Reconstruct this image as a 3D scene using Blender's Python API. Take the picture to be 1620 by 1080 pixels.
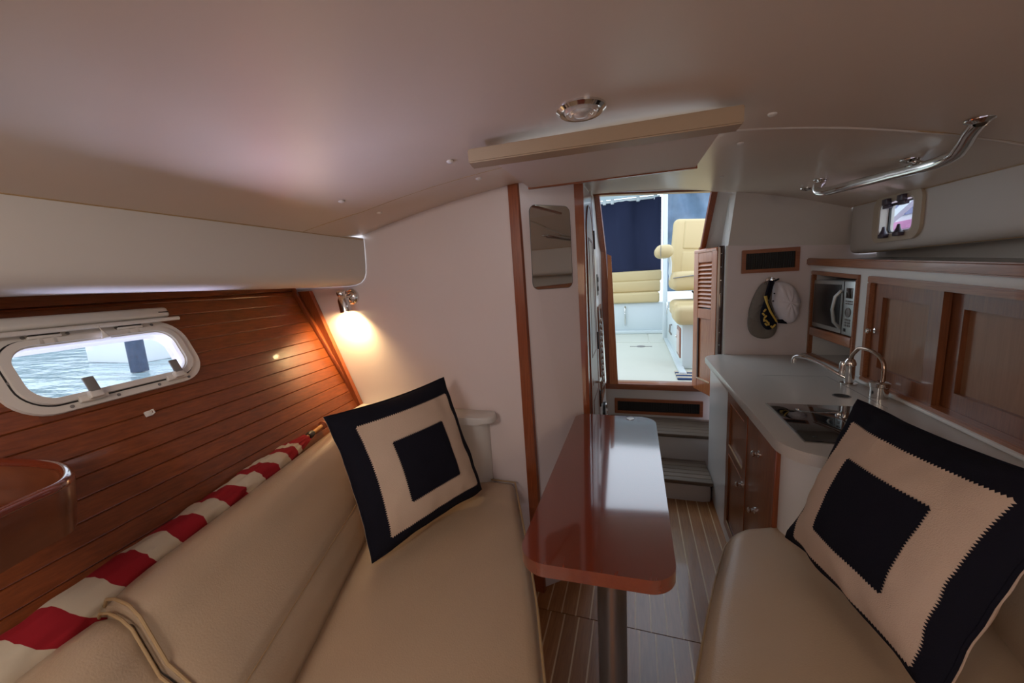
import bpy, bmesh, math, random
from mathutils import Vector, Matrix, noise
random.seed(7)
sc = bpy.context.scene
for o in list(bpy.data.objects): bpy.data.objects.remove(o)
PI = math.pi
V = Vector

# ---------------------------------------------------------------- camera
F = 600.0; H = 1.45
d1 = V((195, -105, F)).normalized()
dX = V(((F*F - 1050)/195., -10., -F)).normalized()
dZ = dX.cross(d1)
if dZ.y > 0: dZ = -dZ
RM = Matrix((dX, d1, dZ))                    # image frame (right, down, forward) -> world
cam_d = bpy.data.cameras.new('camera'); cam = bpy.data.objects.new('camera', cam_d)
sc.collection.objects.link(cam); sc.camera = cam
cam_d.sensor_width = 36; cam_d.lens = 36*F/1620; cam_d.clip_start = .02; cam_d.clip_end = 500
r_ = RM @ V((1, 0, 0)); u_ = RM @ V((0, -1, 0)); b_ = RM @ V((0, 0, -1))
cam.matrix_world = Matrix(((r_.x, u_.x, b_.x, 0), (r_.y, u_.y, b_.y, 0), (r_.z, u_.z, b_.z, H), (0, 0, 0, 1)))
O0 = V((0, 0, H))

# ---------------------------------------------------------------- world, exposure
sc.view_settings.view_transform = 'Standard'; sc.view_settings.look = 'None'
sc.view_settings.gamma = 1; sc.view_settings.use_curve_mapping = False
sc.view_settings.exposure = 0.1
w = bpy.data.worlds.new('sky'); sc.world = w; w.use_nodes = True
nt = w.node_tree; bg = nt.nodes['Background']
tc = nt.nodes.new('ShaderNodeTexCoord'); sp = nt.nodes.new('ShaderNodeSeparateXYZ'); cr = nt.nodes.new('ShaderNodeValToRGB')
nt.links.new(tc.outputs['Generated'], sp.inputs[0]); nt.links.new(sp.outputs['Z'], cr.inputs[0]); nt.links.new(cr.outputs[0], bg.inputs[0])
cr.color_ramp.elements[0].position = 0.0; cr.color_ramp.elements[0].color = (.86, .93, 1, 1)
cr.color_ramp.elements[1].position = .7; cr.color_ramp.elements[1].color = (.72, .84, 1, 1)
bg.inputs[1].default_value = 2.3
def area(name, loc, aim, sx, sy, power, col):
    l = bpy.data.lights.new(name, 'AREA'); l.shape = 'RECTANGLE'; l.size = sx; l.size_y = sy; l.energy = power; l.color = col
    o = bpy.data.objects.new(name, l); sc.collection.objects.link(o); o.location = loc
    o.rotation_euler = (V(aim) - V(loc)).to_track_quat('-Z', 'Y').to_euler(); return o
# fill lights added behind the photographer, standing for berth lamp and deck hatch
area('berth_fill_light', (.80, -.70, 1.45), (-1.1, 1.0, .75), .5, .35, 3, (1, .72, .48))
area('hatch_fill_light', (-.65, -.45, 1.76), (-.75, .9, .6), .45, .45, 9, (1, .88, .80))
# unseen area lights added to stand for sun glint through the two ports
area('glitter_fill_light', (-2.65, .40, .42), (-1.1, .66, 1.55), .9, .5, 120, (.66, .66, 1))
area('glare_fill_light', (2.3, 2.9, .75), (.9, 2.0, 1.78), .7, .5, 45, (.92, .74, 1))

# ---------------------------------------------------------------- pixel rays
def ray(px, py): return RM @ V((px-810, py-540, F))
def P(px, py, X=None, Y=None, Z=None):
    r = ray(px, py); t = X/r.x if X is not None else Y/r.y if Y is not None else (Z-H)/r.z
    return r*t + O0
def ceil_z(X, Y):
    k = min(max((Y-1.4)/1.3, 0), 1.1)
    return 1.845 + .14*k - (.105 + .005*k)*X*X - (-.0084 + .0784*k)*X
def CP(px, py, off=0):
    r = ray(px, py)/F; lo, hi = .02, 6
    for i in range(50):
        m = (lo+hi)/2; p = r*m
        if p.z + H < ceil_z(p.x, p.y) - off: lo = m
        else: hi = m
    return r*lo + O0

# ---------------------------------------------------------------- materials
MATS = {}
def mat(name, col, rough=.5, metal=0, spec=.5, bump=0, bscale=80, emit=None, estr=0, trans=0, coat=0, var=0, vscale=4, ior=None, stretch=None, alpha=None):
    m = bpy.data.materials.new(name); m.use_nodes = True; n = m.node_tree.nodes; L = m.node_tree.links
    b = n['Principled BSDF']
    b.inputs['Base Color'].default_value = (*col, 1); b.inputs['Roughness'].default_value = rough; b.inputs['Metallic'].default_value = metal
    b.inputs['Specular IOR Level'].default_value = spec
    b.inputs['Coat Weight'].default_value = coat; b.inputs['Coat Roughness'].default_value = .04
    if ior: b.inputs['IOR'].default_value = ior
    if trans: b.inputs['Transmission Weight'].default_value = trans
    if emit: b.inputs['Emission Color'].default_value = (*emit, 1); b.inputs['Emission Strength'].default_value = estr
    tcn = n.new('ShaderNodeTexCoord')
    vec = tcn.outputs['Object']
    if stretch:
        mp = n.new('ShaderNodeMapping'); mp.inputs['Scale'].default_value = stretch; L.new(vec, mp.inputs[0]); vec = mp.outputs[0]
    if var:
        t = n.new('ShaderNodeTexNoise'); t.inputs['Scale'].default_value = vscale; t.inputs['Detail'].default_value = 5; L.new(vec, t.inputs[0])
        mx = n.new('ShaderNodeMix'); mx.data_type = 'RGBA'
        mx.inputs[6].default_value = (*[c*(1-var) for c in col], 1); mx.inputs[7].default_value = (*[min(1, c*(1+var)) for c in col], 1)
        L.new(t.outputs['Fac'], mx.inputs[0]); L.new(mx.outputs[2], b.inputs['Base Color'])
    if bump:
        t = n.new('ShaderNodeTexNoise'); t.inputs['Scale'].default_value = bscale; t.inputs['Detail'].default_value = 4; L.new(vec, t.inputs[0])
        bp = n.new('ShaderNodeBump'); bp.inputs['Strength'].default_value = bump; bp.inputs['Distance'].default_value = .002
        L.new(t.outputs['Fac'], bp.inputs['Height']); L.new(bp.outputs[0], b.inputs['Normal'])
    MATS[name] = m; return m
def wood(name, c0, c1, grain=(1, 1, 1), rough=.35, coat=.3, rnd=.25, scale=30):
    m = bpy.data.materials.new(name); m.use_nodes = True; n = m.node_tree.nodes; L = m.node_tree.links; b = n['Principled BSDF']
    tcn = n.new('ShaderNodeTexCoord'); oi = n.new('ShaderNodeObjectInfo')
    mp = n.new('ShaderNodeMapping'); mp.inputs['Scale'].default_value = grain; L.new(tcn.outputs['Object'], mp.inputs[0])
    add = n.new('ShaderNodeVectorMath'); add.operation = 'ADD'; L.new(mp.outputs[0], add.inputs[0])
    ml = n.new('ShaderNodeMath'); ml.operation = 'MULTIPLY'; ml.inputs[1].default_value = 37; L.new(oi.outputs['Random'], ml.inputs[0])
    L.new(ml.outputs[0], add.inputs[1])
    t = n.new('ShaderNodeTexNoise'); t.inputs['Scale'].default_value = scale; t.inputs['Detail'].default_value = 7; t.inputs['Roughness'].default_value = .62
    t.inputs['Distortion'].default_value = .4; L.new(add.outputs[0], t.inputs[0])
    rp = n.new('ShaderNodeValToRGB'); rp.color_ramp.elements[0].position = .3; rp.color_ramp.elements[1].position = .72
    rp.color_ramp.elements[0].color = (*c0, 1); rp.color_ramp.elements[1].color = (*c1, 1); L.new(t.outputs['Fac'], rp.inputs[0])
    mr = n.new('ShaderNodeMapRange'); mr.inputs[3].default_value = 1-rnd; mr.inputs[4].default_value = 1+rnd; L.new(oi.outputs['Random'], mr.inputs[0])
    sc_ = n.new('ShaderNodeVectorMath'); sc_.operation = 'SCALE'; L.new(rp.outputs[0], sc_.inputs[0]); L.new(mr.outputs[0], sc_.inputs['Scale'])
    L.new(sc_.outputs[0], b.inputs['Base Color'])
    b.inputs['Roughness'].default_value = rough; b.inputs['Coat Weight'].default_value = coat; b.inputs['Coat Roughness'].default_value = .06
    bp = n.new('ShaderNodeBump'); bp.inputs['Strength'].default_value = .12; bp.inputs['Distance'].default_value = .001
    L.new(t.outputs['Fac'], bp.inputs['Height']); L.new(bp.outputs[0], b.inputs['Normal'])
    MATS[name] = m; return m
vinyl = mat('headliner_vinyl', (.62, .51, .41), .30, bump=.25, bscale=14, spec=.45, var=.04, vscale=3)
vinyl_side = mat('side_vinyl', (.62, .58, .53), .5, bump=.2, bscale=14, spec=.4)
laminate = mat('wall_laminate', (.74, .665, .66), .38, bump=.08, bscale=60, var=.03)
gelcoat = mat('gelcoat', (.78, .78, .75), .25, bump=.04, bscale=30)
gelgrey = mat('gelcoat_grey', (.62, .60, .57), .35, bump=.05, bscale=40)
cockpit_white = mat('cockpit_gelcoat', (.62, .69, .69), .3)
deckmat = mat('cockpit_deck', (.62, .63, .53), .55, bump=.2, bscale=250, var=.04)
leather = mat('leather', (.50, .37, .25), .29, bump=.35, bscale=260, var=.05, vscale=5, spec=.5)
piping_m = mat('piping_leather', (.42, .28, .14), .45)
creamseat = mat('cockpit_vinyl', (.56, .44, .225), .45, bump=.2, bscale=200)
navy = mat('navy_cloth', (.010, .010, .017), .95, bump=.6, bscale=500, spec=.15)
creamcloth = mat('cream_cloth', (.60, .46, .35), .95, bump=.6, bscale=420, spec=.15, var=.05, vscale=12)
navycurtain = mat('navy_canvas', (.022, .028, .062), .9, bump=.3, bscale=300, spec=.2)
chrome = mat('chrome', (.75, .74, .72), .1, 1)
steel = mat('brushed_steel', (.36, .33, .31), .28, 1, var=.15, vscale=3, stretch=(60, 60, 3))
black = mat('black_plastic', (.012, .012, .013), .4)
blackgloss = mat('black_glass', (.008, .008, .009), .06, coat=.6)
darkgrille = mat('dark_grille', (.012, .011, .010), .7, bump=.5, bscale=300)
darkplum = mat('dark_plum_plastic', (.06, .045, .07), .35)
brass = mat('brass', (.6, .42, .15), .25, 1)
greyplastic = mat('grey_plastic', (.20, .19, .18), .45)
whiteplastic = mat('white_plastic', (.70, .66, .60), .4)
ovensilver = mat('oven_silver', (.42, .45, .44), .32, .6)
counterm = mat('counter_solid_surface', (.54, .51, .46), .28, bump=.06, bscale=200, var=.12, vscale=420)
redcloth = mat('red_cloth', (.30, .012, .02), .85, bump=.35, bscale=60, spec=.2)
whitecloth = mat('white_cloth', (.58, .50, .38), .85, bump=.35, bscale=60, spec=.2)
goldm = mat('gold_thread', (.62, .42, .07), .5, bump=.6, bscale=400)
capgrey = mat('grey_cap_cloth', (.20, .175, .15), .9, bump=.4, bscale=300, var=.15, vscale=30)
capwhite = mat('white_cap_cloth', (.80, .76, .80), .85, bump=.4, bscale=300)
ovenglass = mat('oven_glass', (.012, .012, .012), .30, spec=.35)
glass = bpy.data.materials.new('glass'); glass.use_nodes = True
n_ = glass.node_tree.nodes; l_ = glass.node_tree.links; n_.remove(n_['Principled BSDF'])
ga = n_.new('ShaderNodeBsdfTransparent'); gb_ = n_.new('ShaderNodeBsdfGlossy'); gc = n_.new('ShaderNodeMixShader'); gd = n_.new('ShaderNodeLayerWeight')
gd.inputs[0].default_value = .12; gb_.inputs['Roughness'].default_value = .02; ga.inputs[0].default_value = (.93, .95, .97, 1)
l_.new(gd.outputs[1], gc.inputs[0]); l_.new(ga.outputs[0], gc.inputs[1]); l_.new(gb_.outputs[0], gc.inputs[2]); l_.new(gc.outputs[0], n_['Material Output'].inputs[0])
lensm = mat('lamp_lens', (.8, .78, .74), .15, trans=.6)
mirrorm = mat('mirror_glass', (.86, .84, .80), .02, 1)
bulb = mat('lit_bulb', (1, .85, .6), .4, emit=(1, .78, .42), estr=40)
vinylglass = mat('clear_vinyl_curtain', (.13, .20, .29), .35, bump=.6, bscale=5, var=.75, vscale=4)
pink = mat('pink_siding', (.75, .28, .50), .7)
whitepaint = mat('white_paint', (.85, .84, .86), .6)
bluepane = mat('house_pane', (.14, .16, .35), .15)
waterm = mat('water', (.34, .44, .45), .16, bump=1, bscale=1.6, spec=.8, stretch=(.35, 1.2, 1), var=.4, vscale=.8)
MATS['water'].node_tree.nodes['Bump'].inputs['Distance'].default_value = .25
pile_m = mat('pile_wood', (.06, .08, .13), .8, bump=.5, bscale=30, var=.5, vscale=9)
bluerope = mat('blue_rug', (.02, .05, .13), .9, bump=.5, bscale=200)
foliage = mat('shore_trees', (.10, .16, .18), .9, var=.7, vscale=1.2)
GR = dict(y=(12, .8, 12), z=(12, 12, .8), x=(.8, 12, 12))
teak_wall = wood('cherry_plank', (.14, .032, .008), (.26, .068, .018), (9, .7, 9), .30, .35, .10, 14)
teak_z = wood('teak_upright', (.20, .045, .012), (.33, .085, .026), (10, 10, .6), .3, .4, .05, 14)
teak_y = wood('teak_lengthwise', (.24, .085, .035), (.40, .16, .07), (10, .6, 10), .32, .3, .05, 14)
teak_x = wood('teak_crosswise', (.22, .06, .02), (.34, .11, .04), (.6, 10, 10), .3, .35, .05, 14)
panelw = wood('cabinet_panel_wood', (.27, .135, .068), (.34, .175, .092), (8, 8, .5), .42, .15, .05, 10)
galleyw = wood('galley_door_wood', (.16, .050, .018), (.28, .098, .034), (10, 10, .6), .34, .35, .06, 12)
tablew = wood('table_mahogany', (.15, .021, .008), (.175, .027, .010), (9, .6, 9), .12, 1.0, 0, 12)
tablew.node_tree.nodes['Bump'].inputs['Strength'].default_value = 0
tablew.node_tree.nodes['Principled BSDF'].inputs['Coat IOR'].default_value = 1.9
floorw = wood('sole_teak', (.25, .100, .032), (.40, .18, .062), (12, .7, 12), .30, .35, .12, 12)
hollym = mat('holly_strip', (.62, .45, .26), .35, coat=.3)
treadw = wood('tread_teak', (.13, .095, .065), (.22, .165, .115), (.6, 12, 12), .5, .05, .15, 12)
louverw = wood('louver_teak', (.42, .13, .045), (.58, .22, .085), (10, 10, .6), .25, .4, .05, 12)
binw = wood('bin_wood', (.11, .030, .011), (.17, .05, .018), (1, 1, 3), .32, .4, .05, 8)

# ---------------------------------------------------------------- mesh helpers
class MB:
    def __init__(s): s.bm = bmesh.new()
    def quad(s, *pts):
        vs = [s.bm.verts.new(p) for p in pts]; return s.bm.faces.new(vs)
    def box(s, lo, hi, M=None, bevel=0, seg=2):
        x0, y0, z0 = lo; x1, y1, z1 = hi
        b = bmesh.new()
        bmesh.ops.create_cube(b, size=1, matrix=Matrix.Translation(((x0+x1)/2, (y0+y1)/2, (z0+z1)/2)) @ Matrix.Diagonal((abs(x1-x0), abs(y1-y0), abs(z1-z0), 1)))
        if bevel: bmesh.ops.bevel(b, geom=b.edges[:], offset=bevel, segments=seg, affect='EDGES', profile=.5)
        if M is not None: b.transform(M)
        s.merge(b); return s
    def merge(s, b, mi=None):
        b.verts.ensure_lookup_table(); m = {}
        for v in b.verts: m[v] = s.bm.verts.new(v.co)
        for f in b.faces:
            try:
                g = s.bm.faces.new([m[v] for v in f.verts]); g.material_index = f.material_index if mi is None else mi
            except ValueError: pass
        b.free()
    def hexa(s, p):            # eight corners: bottom four, top four, same order
        vs = [s.bm.verts.new(q) for q in p]
        for f in ((3, 2, 1, 0), (4, 5, 6, 7), (0, 1, 5, 4), (1, 2, 6, 5), (2, 3, 7, 6), (3, 0, 4, 7)): s.bm.faces.new([vs[i] for i in f])
        return s
    def slab(s, quad, n, t):   # polygon thickened along n by t
        n = V(n).normalized()*t; a = [s.bm.verts.new(q) for q in quad]; b = [s.bm.verts.new(V(q)+n) for q in quad]
        s.bm.faces.new(a[::-1]); s.bm.faces.new(b); k = len(quad)
        for i in range(k): s.bm.faces.new((a[i], a[(i+1) % k], b[(i+1) % k], b[i]))
        return s
    def lathe(s, prof, axis_o, axis_d, seg=24):
        d = V(axis_d).normalized(); a = d.orthogonal().normalized(); c = d.cross(a); o = V(axis_o); rings = []
        for r, h in prof:
            if r < 1e-5: rings.append([s.bm.verts.new(o+d*h)])
            else: rings.append([s.bm.verts.new(o+d*h+(a*math.cos(2*PI*i/seg)+c*math.sin(2*PI*i/seg))*r) for i in range(seg)])
        for A, B in zip(rings, rings[1:]):
            for i in range(seg):
                j = (i+1) % seg
                if len(A) == 1 and len(B) == 1: continue
                if len(A) == 1: s.bm.faces.new((A[0], B[i], B[j]))
                elif len(B) == 1: s.bm.faces.new((A[i], B[0], A[j]))
                else: s.bm.faces.new((A[i], B[i], B[j], A[j]))
        return s
    def cyl(s, a, b, r, seg=16, r2=None):
        a = V(a); b = V(b); h = (b-a).length; r2 = r if r2 is None else r2
        return s.lathe([(0, 0), (r, 0), (r2, h), (0, h)], a, b-a, seg)
    def tube(s, pts, r, seg=12, closed=False, rad=None):
        pts = [V(p) for p in pts]; n = len(pts); rings = []; up = None
        for i, p in enumerate(pts):
            if closed: t = pts[(i+1) % n]-pts[i-1]
            else: t = pts[min(i+1, n-1)]-pts[max(i-1, 0)]
            t.normalize()
            if up is None: up = t.orthogonal().normalized()
            up = (up - t*up.dot(t)).normalized(); c = t.cross(up); rr = rad[i] if rad else r
            rings.append([s.bm.verts.new(p+(up*math.cos(2*PI*k/seg)+c*math.sin(2*PI*k/seg))*rr) for k in range(seg)])
        m = n if closed else n-1
        for i in range(m):
            A = rings[i]; B = rings[(i+1) % n]
            for k in range(seg): s.bm.faces.new((A[k], A[(k+1) % seg], B[(k+1) % seg], B[k]))
        if not closed: s.bm.faces.new(rings[0][::-1]); s.bm.faces.new(rings[-1])
        return s
    def prism(s, poly, z0, z1, bevel=0, seg=3):
        b = bmesh.new(); a = [b.verts.new((x, y, z0)) for x, y in poly]; c = [b.verts.new((x, y, z1)) for x, y in poly]
        b.faces.new(a[::-1]); b.faces.new(c); k = len(poly)
        for i in range(k): b.faces.new((a[i], a[(i+1) % k], c[(i+1) % k], c[i]))
        if bevel:
            es = [e for e in b.edges if abs(e.verts[0].co.z-e.verts[1].co.z) < 1e-6]
            bmesh.ops.bevel(b, geom=es, offset=bevel, segments=seg, affect='EDGES', profile=.5)
        s.merge(b); return s
    def grid(s, fn, nu, nv, mi=0):
        g = [[s.bm.verts.new(fn(i/nu, j/nv)) for j in range(nv+1)] for i in range(nu+1)]
        for i in range(nu):
            for j in range(nv):
                s.bm.faces.new((g[i][j], g[i+1][j], g[i+1][j+1], g[i][j+1])).material_index = mi
        return s
    def transform(s, M): s.bm.transform(M); return s
    def obj(s, name, m, parent=None, smooth=40, keep=False):
        bmesh.ops.recalc_face_normals(s.bm, faces=s.bm.faces)
        me = bpy.data.meshes.new(name); s.bm.to_mesh(me); s.bm.free()
        o = bpy.data.objects.new(name, me); sc.collection.objects.link(o)
        for k in (m if isinstance(m, (list, tuple)) else [m]): me.materials.append(k)
        if smooth:
            me.shade_smooth() if hasattr(me, 'shade_smooth') else None
            me.set_sharp_from_angle(angle=math.radians(smooth))
        if parent:
            o.parent = parent
            w0 = V(parent.location); q = parent.parent
            while q: w0 += V(q.location); q = q.parent
            o.matrix_parent_inverse = Matrix.Translation(-w0) if parent.type == 'EMPTY' else Matrix()
        return o
def thing(name, label, cat, loc, group=None):
    o = bpy.data.objects.new(name, None); sc.collection.objects.link(o); o.location = loc; o.empty_display_size = .05
    o['label'] = label; o['category'] = cat
    if group: o['group'] = group
    return o
def tag(o, label, cat, group=None):
    o['label'] = label; o['category'] = cat
    if group: o['group'] = group
    return o
def struct(o, label=None, cat=None):
    o['kind'] = 'structure'
    if label: o['label'] = label
    if cat: o['category'] = cat
    return o
def sempty(name, loc=(0, 0, 0), label=None, cat=None):
    o = bpy.data.objects.new(name, None); sc.collection.objects.link(o); o.location = loc; return struct(o, label, cat)
def rrect(w, h, r, n=6):       # rounded rectangle outline centred on 0
    out = []
    for cx, cy, a0 in ((w/2-r, h/2-r, 0), (-w/2+r, h/2-r, 90), (-w/2+r, -h/2+r, 180), (w/2-r, -h/2+r, 270)):
        for i in range(n+1):
            a = math.radians(a0+90*i/n); out.append((cx+r*math.cos(a), cy+r*math.sin(a)))
    return out
def ringslab(mb, outer, inner, fr, d0, d1_):   # ring between two outlines of equal count; fr(u,v,d)->point
    n = len(outer); L = [[mb.bm.verts.new(fr(*p, d)) for p in q] for q, d in ((outer, d0), (outer, d1_), (inner, d1_), (inner, d0))]
    for a in range(4):
        A = L[a]; B = L[(a+1) % 4]
        for i in range(n): mb.bm.faces.new((A[i], A[(i+1) % n], B[(i+1) % n], B[i]))
    return mb
def slabpoly(mb, poly, fr, d0, d1_):
    a = [mb.bm.verts.new(fr(*p, d0)) for p in poly]; b = [mb.bm.verts.new(fr(*p, d1_)) for p in poly]; n = len(poly)
    mb.bm.faces.new(a[::-1]); mb.bm.faces.new(b)
    for i in range(n): mb.bm.faces.new((a[i], a[(i+1) % n], b[(i+1) % n], b[i]))
    return mb
def bez(p0, p1, p2, p3, n=12):
    return [V(p0)*(1-t)**3+V(p1)*3*t*(1-t)**2+V(p2)*3*t*t*(1-t)+V(p3)*t**3 for t in [i/n for i in range(n+1)]]

YB = -.95                      # forward end of what is built
# ================================================================ SETTING
# ---- cabin sole: teak planks between holly strips
fl = sempty('floor', (0, 0, 0))
MB().box((-.75, YB, -.04), (.75, 3.1, -.006)).obj('subfloor', floorw, fl)
pitch = .062
for (y0, y1, xo) in ((.30, 1.437, .012), (1.441, 2.50, -.004)):
    k = -9
    while k < 9:
        x0 = k*pitch+xo; x1 = x0+pitch-.006
        MB().box((x0, y0, -.008), (x1, y1, 0)).obj('plank', floorw, fl, smooth=0)
        MB().box((x1, y0, -.008), (x1+.006, y1, -.0003)).obj('holly_strip', hollym, fl, smooth=0)
        k += 1

# ---- ceiling with the hatch opening
HX0, HX1, HY0, HY1 = -.37, .19, 1.13, 1.47
xs = sorted(set([-1.21+i*(2.37/26) for i in range(27)]+[HX0, HX1])); ys = sorted(set([YB+i*.12 for i in range(31)]+[HY0, HY1, 2.72]))
ys = [y for y in ys if y <= 2.7201]
m = MB(); gv = {}
def cv(x, y):
    if (x, y) not in gv: gv[(x, y)] = m.bm.verts.new((x, y, ceil_z(x, y)+.0022*noise.noise(V((x*3.1, y*3.1, 0)))+.0010*noise.noise(V((x*9, y*9, 3)))))
    return gv[(x, y)]
for i in range(len(xs)-1):
    for j in range(len(ys)-1):
        if xs[i] >= HX0 and xs[i+1] <= HX1 and ys[j] >= HY0 and ys[j+1] <= HY1: continue
        m.bm.faces.new((cv(xs[i], ys[j]), cv(xs[i+1], ys[j]), cv(xs[i+1], ys[j+1]), cv(xs[i], ys[j+1])))
ce = struct(m.obj('ceiling', vinyl, smooth=60))
m = MB()
for a, b in (((HX0, HY0), (HX1, HY0)), ((HX1, HY0), (HX1, HY1)), ((HX1, HY1), (HX0, HY1)), ((HX0, HY1), (HX0, HY0))):
    m.quad((*a, ceil_z(*a)-.003), (*b, ceil_z(*b)-.003), (*b, 1.95), (*a, 1.95))
m.obj('hatch_coaming', gelcoat, ce)
def seam(pts, name='seam', r=.0028, m_=None, par=ce): return MB().tube(pts, r, 6).obj(name, m_ or piping_m, par)
SM = [(-1.20, 1.18), (-.96, 1.235), (-.63, 1.245), (-.3, 1.26), (.0, 1.275), (.3, 1.306), (.654, 1.385), (.81, 1.422), (1.014, 1.492), (1.16, 1.545)]
sp2 = []
for a, b in zip(SM, SM[1:]):
    for k in range(6): sp2.append((a[0]+(b[0]-a[0])*k/6, a[1]+(b[1]-a[1])*k/6))
seam([(x, y, ceil_z(x, y)+.0003) for x, y in sp2 if not (-.38 < x < .2)][:15] and [(x, y, ceil_z(x, y)+.0003) for x, y in sp2 if x < -.38], 'panel_seam', .0016, piping_m)
seam([(x, y, ceil_z(x, y)+.0003) for x, y in sp2 if x > .2], 'panel_seam', .0020, piping_m)
MB().grid(lambda a, b: (lambda x, y: V((x, y+.012*(b-.5), ceil_z(x, y)-.004*math.sin(PI*b))))(*[(.21+a*.95), 1.285+.27*a**1.5+.012]), 40, 6).obj('seam_welt', vinyl_side, ce)

# ---- left side: deck-side valance with its rounded lower edge
prof = [(-1.205, 1.690), (-1.205, 1.66), (-1.207, 1.60), (-1.210, 1.56), (-1.214, 1.53), (-1.226, 1.505), (-1.245, 1.490), (-1.275, 1.481), (-1.33, 1.478), (-1.45, 1.480), (-1.8, 1.486)]
va = struct(MB().grid(lambda a, b: (lambda p, y: (p[0], y, p[1]+.004*math.sin(y*3+p[0]*9)*(1 if p[1] < 1.5 else 0)))(prof[min(int(round(a*(len(prof)-1))), len(prof)-1)], YB+b*(1.528-YB)), len(prof)-1, 24).obj('trim_1', vinyl_side, smooth=70))
seam([(-1.2045, y, 1.6825) for y in [YB+i*.2 for i in range(13)]+[1.525]], 'seam', .0022, piping_m, va)

# ---- left hull wall, planked in cherry
A1 = V((-1.629, 1.53, 1.456)); A2 = V((-1.34, 1.53, .875)); wd = V((-.139, .9903, 0)).normalized()
wu = (A1-A2); wu -= wd*wu.dot(wd); wu.normalize(); wn = wd.cross(wu)
if wn.x < 0: wn = -wn
def WL(u, v, d=0): return A2+wd*u+wu*v+wn*d
WU0, WU1, WV0, WV1 = -1.045, -.668, .385, .535      # window opening on the wall
wl = sempty('wall_left', tuple(WL(-.6, 0)))
def wplank(u0, u1, v0, v1):
    mb = MB(); c = .0022
    if v1-v0 < .008: c = .0005
    sec = [(v0, -.012), (v0, -c), (v0+c, 0), (v1-c, 0), (v1, -c), (v1, -.012)]
    a = [mb.bm.verts.new(WL(u0, v, d)) for v, d in sec]; b = [mb.bm.verts.new(WL(u1, v, d)) for v, d in sec]
    for i in range(5): mb.bm.faces.new((a[i], a[i+1], b[i+1], b[i]))
    mb.bm.faces.new(a); mb.bm.faces.new(b[::-1]); mb.obj('plank', teak_wall, wl, smooth=0)
UA, UB = -2.55, -.004
for i in range(19):
    v0 = -.262+i*.05; v1 = v0+.0493
    if v1 <= WV0 or v0 >= WV1: wplank(UA, UB, v0, v1)
    else:
        wplank(UA, WU0, v0, v1); wplank(WU1, UB, v0, v1)
        if v0 < WV0: wplank(WU0, WU1, v0, WV0)
        if v1 > WV1: wplank(WU0, WU1, WV1, v1)
mb = MB()
for (a, b, c, d) in ((UA, WU0, -.3, .72), (WU1, .05, -.3, .72), (WU0, WU1, -.3, WV0), (WU0, WU1, WV1, .72)):
    mb.slab([WL(a, c, -.013), WL(b, c, -.013), WL(b, d, -.013), WL(a, d, -.013)], -wn, .02)
mb.obj('hull_liner', teak_wall, wl, smooth=0)
tr = struct(MB().hexa([WL(UA, .655, .0), WL(-.002, .655, .0), WL(-.002, .655, .014), WL(UA, .615, .014), WL(UA, .70, 0), WL(-.002, .70, 0), WL(-.002, .70, .014), WL(UA, .70, .014)]).obj('trim_2', teak_wall))
struct(MB().box((-.02, -.055, 0), (.0, .70, .020), bevel=.003).transform(Matrix(((wd.x, wu.x, wn.x, A2.x), (wd.y, wu.y, wn.y, A2.y), (wd.z, wu.z, wn.z, A2.z), (0, 0, 0, 1)))).obj('trim_3', teak_z))
# broader face of the post lying on the bulkhead
q = [P(470, 462, Y=1.526), P(494, 460, Y=1.526), P(576, 641, Y=1.526), P(549, 641, Y=1.526)]
struct(MB().slab(q, (0, -1, 0), .022).obj('trim_4', teak_z))

# ---- left port window
WC = ((WU0+WU1)/2, (WV0+WV1)/2); ww, wh = WU1-WU0, WV1-WV0
def WF(u, v, d=0): return WL(WC[0]+u, WC[1]+v, d)
win = sempty('window_1', tuple(WF(0, 0)))
def rr(w, h, r): return rrect(w, h, r, 8)
ringslab(MB(), rr(ww+.085, wh+.068, .080), rr(ww+.012, wh+.006, .05), WF, .0, .010).obj('outer_frame', whiteplastic, win)
ringslab(MB(), rr(ww+.034, wh+.026, .062), rr(ww-.002, wh-.004, .048), WF, .010, .019).obj('hinged_sash', whiteplastic, win)
ringslab(MB(), rr(ww+.041, wh+.033, .065), rr(ww+.034, wh+.026, .062), WF, .0095, .0108).obj('gasket', black, win)
ringslab(MB(), rr(ww+.012, wh+.006, .05), rr(ww-.008, wh-.010, .045), WF, -.035, .012).obj('opening_liner', whiteplastic, win)
slabpoly(MB(), rr(ww-.004, wh-.006, .046), WF, -.004, -.001).obj('pane', glass, win)
fm = Matrix(((wd.x, wu.x, wn.x, 0), (wd.y, wu.y, wn.y, 0), (wd.z, wu.z, wn.z, 0), (0, 0, 0, 1)))
def onW(mb, u, v, d=0): return mb.transform(Matrix.Translation(WF(u, v, d)) @ fm)
for u in (-.085, .128):                # two lower latches
    onW(MB().box((-.030, -.012, .0), (.030, .006, .012), bevel=.003).box((-.014, -.010, .010), (.014, .010, .026), bevel=.003), u, -wh/2-.012, .010).obj('latch_base', whiteplastic, win)
    onW(MB().box((-.012, -.002, .012), (.012, .042, .018), bevel=.002), u, -wh/2-.006, .018).obj('latch_lever', greyplastic, win)
for u in (-.105, .085):               # two upper hinges
    onW(MB().box((-.032, .004, .0), (.032, .012, .009), bevel=.002).box((-.016, -.012, 0), (-.006, .006, .007), bevel=.001).box((.010, -.012, 0), (.020, .006, .007), bevel=.001), u, wh/2+.010, .012).obj('hinge', whiteplastic, win)
    onW(MB().box((-.03, .012, .001), (.03, .0145, .010)), u, wh/2+.010, .012).obj('hinge_painted_shadow', black, win)  # black strip painted in as the shade above each hinge
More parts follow.
